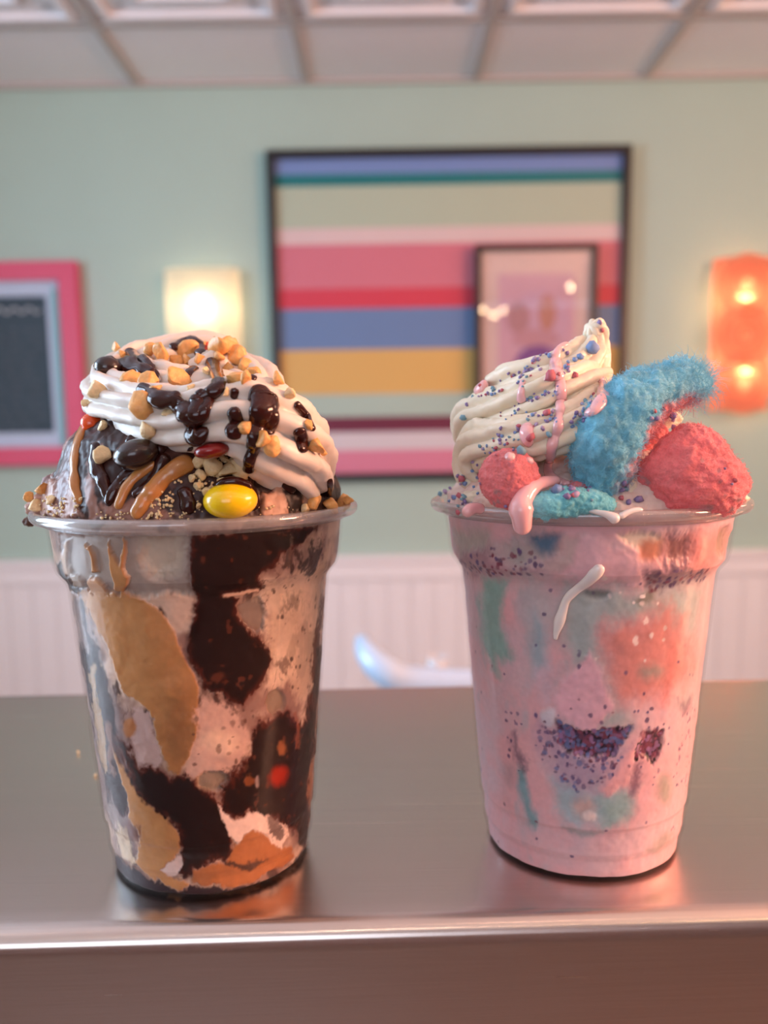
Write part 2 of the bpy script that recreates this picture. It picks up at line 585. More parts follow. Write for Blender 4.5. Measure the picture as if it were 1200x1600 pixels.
def wrect(x0, y0, x1, y1):
    A = W((x0 + x1) / 2, (y0 + y1) / 2, D)
    s = D / FPX * 1.0
    xm, ym = (x0 + x1) / 2, (y0 + y1) / 2
    ax = W(x0, ym, D)[0]; bx = W(x1, ym, D)[0]
    return ax, bx, W(xm, y1, D)[2], W(xm, y0, D)[2]


def frame4(name, rect, t, d0, d1, mat, parent):
    ax, bx, zb, zt = rect
    mb = MB()
    mb.box((ax, D - d1, zb), (ax + t, D - d0, zt)).box((bx - t, D - d1, zb), (bx, D - d0, zt))
    mb.box((ax + t, D - d1, zb), (bx - t, D - d0, zb + t)).box((ax + t, D - d1, zt - t), (bx - t, D - d0, zt))
    return mb.build(name, mat, parent)


R1 = wrect(425, 236, 977, 748)
pic = empty('striped_picture', ((R1[0] + R1[1]) / 2, D, R1[2]))
tag(pic, 'large black framed picture of wide horizontal stripes hanging on the mint wall', 'picture')
frame4('picture_frame', R1, 0.026, 0.0, 0.045, M['black'], pic)
stripes = [(248, 272, (0.20, 0.32, 0.66)), (272, 291, (0.0, 0.20, 0.22)), (291, 356, (0.50, 0.60, 0.46)), (356, 381, (0.80, 0.62, 0.62)),
           (381, 450, (0.72, 0.20, 0.27)), (450, 481, (0.72, 0.045, 0.09)), (481, 545, (0.15, 0.26, 0.50)), (545, 614, (0.78, 0.48, 0.14)),
           (614, 649, (0.45, 0.60, 0.52)), (649, 673, (0.16, 0.008, 0.045)), (673, 701, (0.72, 0.66, 0.70)), (701, 742, (0.74, 0.24, 0.36))]
for k, (a, b, c) in enumerate(stripes):
    m = plain('stripe_paint', np.array(c) * 0.80, 0.5, var=0.03, scale=5, linear=True)
    zt, zb = W(700, a, D)[2], W(700, b, D)[2]
    box('stripe', (R1[0] + 0.025, D - 0.020, zb), (R1[1] - 0.025, D - 0.012, zt), m, pic)

R2 = wrect(739, 388, 925, 668)
sp = empty('small_picture', ((R2[0] + R2[1]) / 2, D - 0.045, R2[2]))
tag(sp, 'small dark framed picture with pink mat hung in front of the striped picture', 'picture')
frame4('picture_frame', R2, 0.020, 0.046, 0.075, M['black'], sp)
mmat = plain('pink_mat', (0.80, 0.60, 0.56), 0.6, linear=True)
box('mat_board', (R2[0] + 0.015, D - 0.056, R2[2] + 0.015), (R2[1] - 0.015, D - 0.050, R2[3] - 0.015), mmat, sp)
mlav = plain('lavender_print', (0.70, 0.42, 0.52), 0.5, var=0.12, scale=7, linear=True)
ax, bx, zb, zt = wrect(775, 432, 892, 630)
prn = box('print', (ax, D - 0.058, zb), (bx, D - 0.0565, zt), mlav, sp)


def disc(cx, cy, rx, ry, d0, d1, n=20, top=1.0):
    "flat rounded shape on the wall, tapered towards its foot"
    c = W(cx, cy, D); s = (D / FPX)
    th = np.linspace(0, 2 * math.pi, n, endpoint=False)
    xx = c[0] + np.cos(th) * rx * s * np.where(np.sin(th) < 0, top, 1); zz = c[2] + np.sin(th) * ry * s
    V = np.concatenate([np.stack([xx, 0 * xx + D - d1, zz], -1), np.stack([xx, 0 * xx + D - d0, zz], -1)])
    F = [tuple(range(n))] + [(i, i + n, (i + 1) % n + n, (i + 1) % n) for i in range(n)]
    return V, F


kk = 0
for (cx, cy, rx, ry, c, tp) in ((838, 512, 46, 52, (0.66, 0.42, 0.56), 0.9), (806, 500, 17, 24, (0.52, 0.27, 0.30), 1), (850, 492, 13, 27, (0.58, 0.27, 0.22), 1),
                                (832, 532, 36, 14, (0.60, 0.32, 0.38), 1), (836, 585, 40, 42, (0.24, 0.09, 0.33), 0.8)):
    kk += 1
    V, F = disc(cx, cy, rx, ry, 0.0575, 0.0588 + 0.0005 * kk, 20, tp)
    obj('printed_shape', V, F, plain('print_ink', c, 0.5, var=0.1, linear=True), prn, smooth=False)
box('picture_glass', (R2[0] + 0.018, D - 0.066, R2[2] + 0.018), (R2[1] - 0.018, D - 0.063, R2[3] - 0.018), M['glass'], sp)

# menu board, left
R3 = wrect(-150, 413, 134, 727)
mbd = empty('menu_board', ((R3[0] + R3[1]) / 2, D, R3[2]))
tag(mbd, 'black chalk menu board in a hot pink frame at the left edge', 'menu board')
mpk = plain('hot_pink_paint', (0.60, 0.045, 0.12), 0.45, linear=True)
frame4('board_frame', R3, 0.062, 0.0, 0.05, mpk, mbd)
i0 = (R3[0] + 0.06, R3[1] - 0.06, R3[2] + 0.06, R3[3] - 0.06)
frame4('inner_border', i0, 0.052, 0.0, 0.03, plain('pale_blue_paint', (0.42, 0.50, 0.64), 0.5, linear=True), mbd)
box('teal_strip', (i0[1] - 0.030, D - 0.034, i0[2]), (i0[1] - 0.012, D - 0.0302, i0[3] - 0.03), plain('teal_paint', (0.12, 0.38, 0.38), 0.5, linear=True), mbd)
brd = box('chalkboard', (i0[0] + 0.05, D - 0.012, i0[2] + 0.05), (i0[1] - 0.05, D - 0.002, i0[3] - 0.05), plain('chalkboard_slate', (0.022, 0.042, 0.062), 0.6, var=0.3, scale=12, linear=True), mbd)
chalk = plain('chalk', (0.42, 0.46, 0.50), 0.9, linear=True)
bx0, bx1, bz0, bz1 = i0[0] + 0.07, i0[1] - 0.08, i0[2] + 0.07, i0[3] - 0.075
r_ = random.Random(5)
mb = MB()
n_ = 70                             # blurred heading script
xs_ = np.linspace(bx0, bx1, n_)
zz = bz1 - 0.022 + 0.020 * np.sin(np.linspace(0, 44, n_)) * (0.5 + 0.5 * vnoise(np.stack([xs_ * 20, xs_ * 0, xs_ * 0], -1), 3))
Vt, Ft = tube(np.stack([xs_, 0 * xs_ + D - 0.0125, zz], -1), np.full(n_, 0.004), 5)
mb.add(Vt, Ft)
mb.build('chalk_heading', chalk, brd)
mb = MB()
z = bz1 - 0.085
while z > bz0:
    x = bx0
    while x < bx1 - 0.03:
        l = r_.uniform(0.02, 0.07)
        n_ = 10
        xx = np.linspace(x, min(x + l, bx1), n_)
        Vt, Ft = tube(np.stack([xx, 0 * xx + D - 0.0125, z + 0.006 * np.sin(np.arange(n_) * 2.3)], -1), np.full(n_, 0.0017), 4)
        mb.add(Vt, Ft)
        x += l + r_.uniform(0.012, 0.03)
    z -= 0.030
mb.build('chalk_lines', plain('faint_chalk', (0.16, 0.19, 0.22), 0.9, linear=True), brd)

# sconces


def shade_mat(name, rgb, through):
    m, nt, b = nodes(name)
    nt.nodes.remove(b)
    tl = nt.nodes.new('ShaderNodeBsdfTranslucent'); tl.inputs[0].default_value = (*rgb, 1)
    df = nt.nodes.new('ShaderNodeBsdfDiffuse'); df.inputs[0].default_value = (*rgb, 1)
    tr = nt.nodes.new('ShaderNodeBsdfTransparent'); tr.inputs[0].default_value = (*rgb, 1)
    m1 = nt.nodes.new('ShaderNodeMixShader'); m1.inputs[0].default_value = 0.35
    m2 = nt.nodes.new('ShaderNodeMixShader'); m2.inputs[0].default_value = through
    nt.links.new(tl.outputs[0], m1.inputs[1]); nt.links.new(df.outputs[0], m1.inputs[2])
    nt.links.new(m1.outputs[0], m2.inputs[1]); nt.links.new(tr.outputs[0], m2.inputs[2])
    nt.links.new(m2.outputs[0], nt.nodes['Material Output'].inputs[0])
    return m


def sconce(name, rect, shade, bulbs, label, watts, lcol, rings, bulb_strength):
    ax, bx, zb, zt = rect
    cx = (ax + bx) / 2
    t = empty(name, (cx, D, zb))
    tag(t, label, 'wall lamp')
    box('back_plate', (cx - 0.05, D - 0.012, (zb + zt) / 2 - 0.06), (cx + 0.05, D, (zb + zt) / 2 + 0.06), M['white'], t)
    # bowed glass: open above and below, edges bent back to the wall
    n, dep = 24, 0.085
    xs_ = np.linspace(-1, 1, n)
    bow = dep * (1 - np.abs(xs_) ** 6 * 0.50)
    V = np.array([(cx + x * (bx - ax) / 2, D - d, z) for z in np.linspace(zb, zt, 12) for x, d in zip(xs_, bow)])
    F = grid_faces(12, n, False)
    sh = obj('glass_shade', V, F, shade, t)
    if rings:
        ringm = shade_mat('raised_glass_ring', (0.95, 0.55, 0.38), 0.0)
        for k in range(3):
            zc = zt - (zt - zb) * (0.17 + 0.33 * k)
            for rr in (0.092, 0.062, 0.034):
                th = np.linspace(0, 2 * math.pi, 33)
                C = np.stack([cx + rr * np.cos(th), 0 * th + D - dep - 0.001, zc + rr * np.sin(th)], -1)
                Vt, Ft = tube(C, np.full(33, 0.007), 6)
                obj('glass_ring', Vt, Ft, ringm, sh)
    for (px, py) in bulbs:
        p = W(px, py, D); p[1] = D - 0.045
        V, F = lathe([(0.0005, -0.018), (0.010, -0.015), (0.016, -0.006), (0.016, 0.004), (0.011, 0.013), (0.006, 0.024), (0.006, 0.03), (0.0005, 0.03)], 16, p[0], p[1], p[2])
        obj('light_bulb', V, F, emitter('bulb_glow', lcol, bulb_strength), t)
        l = bpy.data.lights.new('sconce_light', 'POINT'); l.energy = watts; l.color = lcol; l.shadow_soft_size = 0.02
        lo = bpy.data.objects.new('sconce_light', l); COL.objects.link(lo); lo.location = (p[0], p[1] - 0.022, p[2] + 0.0)
    return t


sconce('frosted_sconce', wrect(267, 425, 381, 655), shade_mat('frosted_glass', (0.95, 0.86, 0.72), 0.04), [(322, 487)],
       'cream frosted glass wall lamp glowing on the mint wall behind the fudge sundae', 0.42, (1.0, 0.70, 0.44), False, 40)
sconce('orange_sconce', wrect(1103, 409, 1196, 642), shade_mat('orange_glass', (0.95, 0.33, 0.24), 0.05), [(1150, 470), (1150, 583)],
       'orange glass wall lamp with three round swirls glowing at right edge', 0.95, (1.0, 0.66, 0.32), True, 25)

# pendant lamps behind the viewer, mirrored in the small picture's glass


def mirror_pt(px, py, Y):
    yg = D - 0.066
    p = W(px, py, 2 * yg - Y)
    return np.array([p[0], Y, p[2]])


def pendant(bulbs, Y, label, rad):
    P = [mirror_pt(px, py, Y) for px, py in bulbs]
    c = np.mean(P, 0)
    t = empty('pendant_lamp', c)
    tag(t, label, 'ceiling lamp')
    V, F = tube(np.array([[c[0], Y, c[2] + 0.10], [c[0], Y, ZC]]), [0.004, 0.004], 8); obj('cord', V, F, M['black'], t)
    V, F = lathe([(0.001, 0.11), (0.05, 0.10), (0.07, 0.085), (0.001, 0.085)], 20, c[0], Y, c[2]); obj('canopy', V, F, M['black'], t)
    for p in P:
        V, F = lathe([(0.0005, -rad), (rad * .7, -rad * .7), (rad, 0), (rad * .7, rad * .7), (rad * .35, rad * 1.3), (0.0005, rad * 1.3)], 16, p[0], p[1], p[2])
        obj('light_bulb', V, F, emitter('pendant_glow', (1.0, 0.72, 0.42), 60), t)
        V, F = tube(np.array([p + [0, 0, rad], [c[0] * .5 + p[0] * .5, Y, c[2] + 0.09]]), [0.006, 0.006], 8); obj('lamp_holder', V, F, M['black'], t)


pendant([(755, 484), (771, 493), (787, 485)], -1.1, 'cluster lamp with three bare bulbs seen mirrored in the small picture glass', 0.017)
pendant([(891, 450)], -1.3, 'single bulb pendant lamp seen mirrored at upper right of picture glass', 0.02)

# white moulded chair beyond the counter
ch = empty('shell_chair', (0.42, 1.35, 0.0))
tag(ch, 'glossy white moulded shell chair half hidden behind the counter', 'chair')
chm = plain('white_plastic', (0.80, 0.82, 0.86), 0.15, var=0.02, coat=0.5, linear=True)
lipP = [W(566, 1000, 1.25), W(576, 1022, 1.22), W(602, 1048, 1.20), W(645, 1064, 1.20), (0.15, 1.20, W(700, 1064, 1.2)[2] - 0.004), (0.30, 1.22, W(700, 1070, 1.2)[2]), (0.37, 1.30, W(700, 1040, 1.2)[2])]
lip = catmull(lipP, 60)
lipw = np.linspace(0, 1, 60)
Vt, Ft = tube(lip, 0.009 + 0.014 * np.sin(math.pi * np.clip(lipw * 1.05 + 0.05, 0, 1)), 16)
obj('seat_rim', Vt, Ft, plain('sky_tinted_plastic', (0.50, 0.64, 0.82), 0.2, var=0.02, coat=0.4, linear=True), ch)  # white plastic rim, blue window reflection put into its colour
rows = []
for i in range(30):
    p = lip[i * 2]
    c = np.array([0.16, 1.42, 0.80])
    rows.append([p + (c - p) * t + np.array([0, 0, -0.16 * math.sin(math.pi * t * 0.9)]) for t in np.linspace(0, 1, 14)])
obj('seat_shell', np.array(rows).reshape(-1, 3), grid_faces(30, 14, False), chm, ch)
for dx, dy in ((-0.14, -0.12), (0.18, -0.12), (-0.14, 0.14), (0.18, 0.14)):
    b = np.array([0.16 + dx, 1.42 + dy, 0.0]); t_ = np.array([0.16 + dx * .5, 1.42 + dy * .5, 0.80])
    Vt, Ft = tube(np.array([b, t_]), [0.012, 0.016], 10); obj('leg', Vt, Ft, chm, ch)

# ------------------------------------------------------------------ the two cups
HCUP = 0.1132
OUT = [(0.0, 0.0004), (20.0, 0.4), (28.8, 0.3), (30.2, 0.0), (31.0, 0.5), (31.4, 1.8), (31.7, 7.0), (32.5, 8.3), (32.9, 16.0), (33.7, 17.6), (39.7, 89.6), (40.2, 91.6), (42.7, 94.8),
       (43.5, 97.8), (44.5, 106.6), (45.0, 108.6), (46.6, 109.6)]
RIM = [(46.6, 109.6), (48.2, 109.9), (48.9, 110.7), (49.1, 111.7), (48.8, 112.7), (47.9, 113.2), (46.9, 112.9), (46.1, 111.8), (45.0, 109.6), (44.6, 108.7), (45.0, 108.6)]
AX = {'left': (-0.0571, 0.2709), 'right': (0.0641, 0.2771)}


def build_cup(side, label):
    cx, cy = AX[side]
    p = np.array(OUT) / 1000.0; p[0] = (0.0002, 0.0004)
    inn = p[::-1].copy(); inn[:, 0] -= 0.0005; inn[:, 1] += 0.0002; inn[-1] = (0.0001, 0.0008)
    inn[-4:-1, 1] = 0.0006; inn[-1, 1] = 0.0006; inn[-5, 1] = 0.0009
    prof = np.vstack([p, inn])
    V, F = lathe(prof, 128, cx, cy, ZT)
    o = obj('plastic_cup', V, F, M['cup'])
    tag(o, label, 'cup')
    V, F = lathe(np.vstack([np.array(RIM), RIM[:1]]) / 1000.0, 128, cx, cy, ZT)
    obj('rim', V, F, M['rim'], o)
    Vo, Fo = lathe(np.vstack([p, np.array(RIM) / 1000.0]), 128, cx, cy, ZT)
    return o, (Vo, Fo)


cupL, cupLmesh = build_cup('left', 'clear plastic cup filled with fudge and peanut butter sundae on the counter')
cupR, cupRmesh = build_cup('right', 'clear plastic cup filled with pink and teal ice cream on the counter')


def inner_r(z):
    zz = np.array([1.2, 2.0, 7.0, 8.3, 16.0, 17.6, 89.6, 91.6, 94.8, 97.8, 106.6, 108.6, 111.8]) / 1000
    rr = np.array([31.1, 31.35, 31.7, 32.5, 32.9, 33.7, 39.7, 40.2, 42.7, 43.5, 44.5, 44.6, 45.6]) / 1000
    return np.interp(z, zz, rr) - 0.00062


def poly_sd(P, poly):
    "signed distance of points to a polygon, positive inside"
    poly = np.asarray(poly, float)
    A = poly; B = np.roll(poly, -1, 0)
    d2 = np.full(len(P), 1e18); ins = np.zeros(len(P), bool)
    for a, b in zip(A, B):
        e = b - a; w_ = P - a
        t = np.clip((w_ @ e) / (e @ e + 1e-9), 0, 1)
        q = w_ - t[:, None] * e
        d2 = np.minimum(d2, (q ** 2).sum(1))
        c = ((a[1] > P[:, 1]) != (b[1] > P[:, 1]))
        xx = a[0] + (P[:, 1] - a[1]) * (b[0] - a[0]) / (b[1] - a[1] + 1e-12)
        ins ^= c & (P[:, 0] < xx)
    return np.where(ins, 1, -1) * np.sqrt(d2)


def components(G):
    "4-connected components of equal labels on a grid that wraps in its second axis (runs joined by union-find)"
    h, w = G.shape
    par = []

    def find(a):
        while par[a] != a:
            par[a] = par[par[a]]; a = par[a]
        return a
    out = np.zeros((h, w), int); prev = None
    for i in range(h):
        row = G[i]
        cut = np.concatenate([[0], np.nonzero(np.diff(row))[0] + 1, [w]])
        ids = np.zeros(w, int)
        for a, b in zip(cut[:-1], cut[1:]):
            par.append(len(par)); ids[a:b] = len(par) - 1
        if row[0] == row[-1] and ids[0] != ids[-1]:
            par[find(ids[-1])] = find(ids[0])
        if i:
            same = np.nonzero(G[i - 1] == row)[0]
            for a, b in set(zip(prev[same].tolist(), ids[same].tolist())):
                ra, rb = find(a), find(b)
                if ra != rb:
                    par[ra] = rb
        out[i] = ids; prev = ids
    root_ = np.array([find(a) for a in range(len(par))])
    u, inv = np.unique(root_[out], return_inverse=True)
    return inv.reshape(h, w), np.bincount(inv.reshape(-1))


SOFT = {'left': 1.0, 'right': 1.9}
WARP = {'left': 1.5, 'right': 1.15}


def build_content(side, dome, layers, base_name, base_fn, label, mats, lump, specks=()):
    """the frozen mass of a sundae: one skin of revolution, wall contact below and a lumpy dome above,
    split into the swirls of different sauces and ice creams that meet in it"""
    cx, cy = AX[side]
    prof = [(0.0005, 0.00095), (0.018, 0.00095), (0.0292, 0.00095), (0.0303, 0.0012)]
    for z in np.linspace(0.0016, 0.1105, 90):
        prof.append((inner_r(z), z))
    prof += [(r / 1000.0, z / 1000.0) for r, z in dome]
    prof = np.array(prof)
    s = np.concatenate([[0], np.cumsum(np.hypot(*np.diff(prof, axis=0).T))])
    n = int(s[-1] / 0.00034)
    t = np.linspace(0, s[-1], n)
    pr = np.stack([np.interp(t, s, prof[:, 0]), np.interp(t, s, prof[:, 1])], -1)
    th = np.concatenate([np.radians(np.linspace(-112, 112, 540, endpoint=False)), np.radians(np.linspace(112, 248, 70, endpoint=False))])
    nt_ = len(th)
    RR = np.repeat(pr[:, 0:1], nt_, 1); ZZ = np.repeat(pr[:, 1:2], nt_, 1); TH = np.repeat(th[None], n, 0)
    P = np.stack([cx + RR * np.sin(TH), cy - RR * np.cos(TH), ZT + ZZ], -1).reshape(-1, 3)
    # colours and swirls
    Q = project(P)
    L3 = np.stack([RR * np.sin(TH), RR * np.cos(TH), ZZ], -1).reshape(-1, 3)
    LS = L3 * np.array([300, 300, 170])
    wx = fbm(LS, 1, 5, 0.62); wy = fbm(LS, 2, 5, 0.62) * 1.4
    ff = fbm(L3 * 1100, 5, 2)
    f2 = fbm(L3 * 1100, 6, 2)
    col = base_fn(L3, Q)
    lab = np.zeros(len(P), int)
    hgt = np.zeros(len(P))
    front = (np.cos(TH) > -0.15).reshape(-1)
    names = [base_name]; mat_of = [mats.get(base_name, M['content'])]
    for (nm, c, poly, soft, warp, h, op) in layers:
        Pw = Q + np.stack([wx, wy], -1) * warp * WARP[side] + np.stack([ff, f2], -1) * warp * 0.30 * WARP[side]
        poly = np.asarray(poly, float)
        lo, hi = poly.min(0) - 25, poly.max(0) + 25
        k = np.where(front & (Q[:, 0] > lo[0]) & (Q[:, 0] < hi[0]) & (Q[:, 1] > lo[1]) & (Q[:, 1] < hi[1]))[0]
        if not len(k):
            continue
        sd = poly_sd(Pw[k], poly)
        soft = soft * SOFT[side]
        a = sstep(-soft, soft, sd) * op
        if nm == 'fudge_swirl':            # fudge thins to a red-brown film at its edge
            hl = sstep(-11, -1, sd + 3 * ff[k]) * 0.55
            col[k] = col[k] * (1 - hl[:, None]) + lin((104, 52, 40)) * hl[:, None]
        cc = lin(c)[None, :] * (1 + 0.13 * fbm(L3[k] * 330, 9, 3)[:, None])
        if nm == 'fudge_swirl':
            rb = (1 - sstep(0, 9, sd + 5 * wx[k]))[:, None] * .8
            cc = cc * (1 - rb) + lin((84, 30, 20)) * rb
            pk = sstep(.42, .6, fbm(L3[k] * 420, 33, 3))[:, None]
            cc = cc * (1 - pk * .5) + lin((110, 52, 34)) * pk * .5
        col[k] = col[k] * (1 - a[:, None]) + cc * a[:, None]
        hgt[k] = hgt[k] * (1 - a) + h * a
        if nm:
            names.append(nm); mat_of.append(mats.get(nm, M['content']))
            lab[k[sd > 0]] = len(names) - 1
    for (cnt, c, lo, hi, r0, r1, zone) in specks:
        if zone is None:
            cand = np.where(front)[0]
        else:
            z_ = np.asarray(zone, float)
            cand = np.where(front & (Q[:, 0] > z_[:, 0].min()) & (Q[:, 0] < z_[:, 0].max()) & (Q[:, 1] > z_[:, 1].min()) & (Q[:, 1] < z_[:, 1].max()))[0]
            cand = cand[poly_sd(Q[cand], z_) > 0]
        if not len(cand):
            continue
        for q in rng.choice(cand, cnt):
            rad = rng.uniform(r0, r1)
            k = np.where((np.abs(P[:, 0] - P[q, 0]) < rad * 2) & (np.abs(P[:, 2] - P[q, 2]) < rad * 2) & front)[0]
            d = np.linalg.norm((P[k] - P[q]) * np.array([1, 1, rng.uniform(.6, 1.4)]), axis=1) + ff[k] * rad * 0.4
            a = (1 - sstep(rad * 0.5, rad * 1.1, d)) * rng.uniform(lo, hi)
            cc = lin(c) * rng.uniform(0.7, 1.3)
            col[k] = col[k] * (1 - a[:, None]) + cc * a[:, None]
    # relief: gentle where pressed to the plastic, lumpy on the dome
    domew = sstep(0.106, 0.116, L3[:, 2])
    N = np.gradient(pr, axis=0); N = np.stack([N[:, 1], -N[:, 0]], -1); N /= np.linalg.norm(N, axis=1)[:, None] + 1e-12
    nr = np.repeat(N[:, 0:1], nt_, 1).reshape(-1); nz_ = np.repeat(N[:, 1:2], nt_, 1).reshape(-1)
    lum = fbm(L3 * 110, 21, 4, 0.55) * lump * domew + (fbm(L3 * 170, 31, 3) * 0.00035 - 0.00035) * (1 - domew)
    dsp = lum + hgt
    dirv = np.stack([np.sin(TH).reshape(-1) * nr, -np.cos(TH).reshape(-1) * nr, nz_], -1)
    P = P + dirv * dsp[:, None]
    F = grid_faces(n, nt_)
    root = empty('ice_cream_sundae', (cx, cy, ZT + 0.003))
    tag(root, label, 'ice cream')
    # one part per connected patch; specks too small to be a part go to what surrounds them
    G = lab[F].max(1).reshape(n - 1, nt_)
    comp, sizes = components(G)
    for _ in range(3):
        small = sizes[comp] < 160
        if not small.any():
            break
        for ax, sh in ((1, 1), (1, -1), (0, 1), (0, -1)):
            ok = small & ~np.roll(small, sh, ax)
            G[ok] = np.roll(G, sh, ax)[ok]
            small &= ~ok
            for _i in range(12):
                k2 = small & ~np.roll(small, sh, ax)
                if not k2.any():
                    break
                G[k2] = np.roll(G, sh, ax)[k2]; small &= ~k2
        comp, sizes = components(G)
    cf, gf = comp.reshape(-1), G.reshape(-1)
    for ci in np.argsort(-sizes):
        f = F[cf == ci]
        nm_i = gf[np.argmax(cf == ci)]
        if len(f) < 4:
            continue
        u, inv = np.unique(f, return_inverse=True)
        obj(names[nm_i], P[u], inv.reshape(f.shape), mat_of[nm_i], root, cols=np.clip(col[u], 0, 1))
    return root, (P, F)


def ell(cx, cy, rx, ry, n=18, rot=0.0):
    a = np.linspace(0, 2 * math.pi, n, endpoint=False)
    x, y = rx * np.cos(a), ry * np.sin(a)
    return np.stack([cx + x * math.cos(rot) - y * math.sin(rot), cy + x * math.sin(rot) + y * math.cos(rot)], -1)


def band(pts, w):
    "polygon round a polyline, half width w (or a list)"
    p = np.asarray(pts, float); w = np.broadcast_to(np.asarray(w, float), (len(p),))
    t = np.gradient(p, axis=0); t /= np.linalg.norm(t, axis=1)[:, None] + 1e-9
    nrm = np.stack([-t[:, 1], t[:, 0]], -1) * w[:, None]
    return np.vstack([p + nrm, (p - nrm)[::-1]])


# ---- left: peanut butter and fudge
C_PB, C_FU, C_IC, C_CAR, C_PUR = (190, 132, 78), (30, 8, 7), (214, 178, 158), (176, 106, 56), (52, 34, 38)


def baseL(L3, Q):
    n1 = fbm(L3 * 90, 41, 4, 0.6)[:, None]; n2 = fbm(L3 * np.array([150, 150, 70]), 47, 4, 0.6)[:, None]
    a = lin((216, 182, 160)); b = lin((148, 112, 100)); c = lin((60, 30, 26))
    m = a * (1 - sstep(-0.35, 0.28, n1)) + b * sstep(-0.35, 0.28, n1)
    k = sstep(0.22, 0.38, n2) * .9
    m = m * (1 - k) + c * k
    n3 = fbm(L3 * np.array([210, 210, 120]) + 9, 51, 4, 0.55)[:, None]; n4 = fbm(L3 * 60, 53, 2)[:, None]
    vein = (1 - sstep(0.0, 0.055, np.abs(n3))) * sstep(-0.1, 0.25, n4) * .75
    m = m * (1 - vein) + lin((84, 46, 38)) * vein
    d = sstep(0.109, 0.114, L3[:, 2:3])           # the dome is mostly coated in fudge
    dome = lin((48, 18, 14)) * (1 - sstep(0.1, 0.5, n1)) + lin((150, 100, 88)) * sstep(0.1, 0.5, n1)
    return m * (1 - d) + dome * d


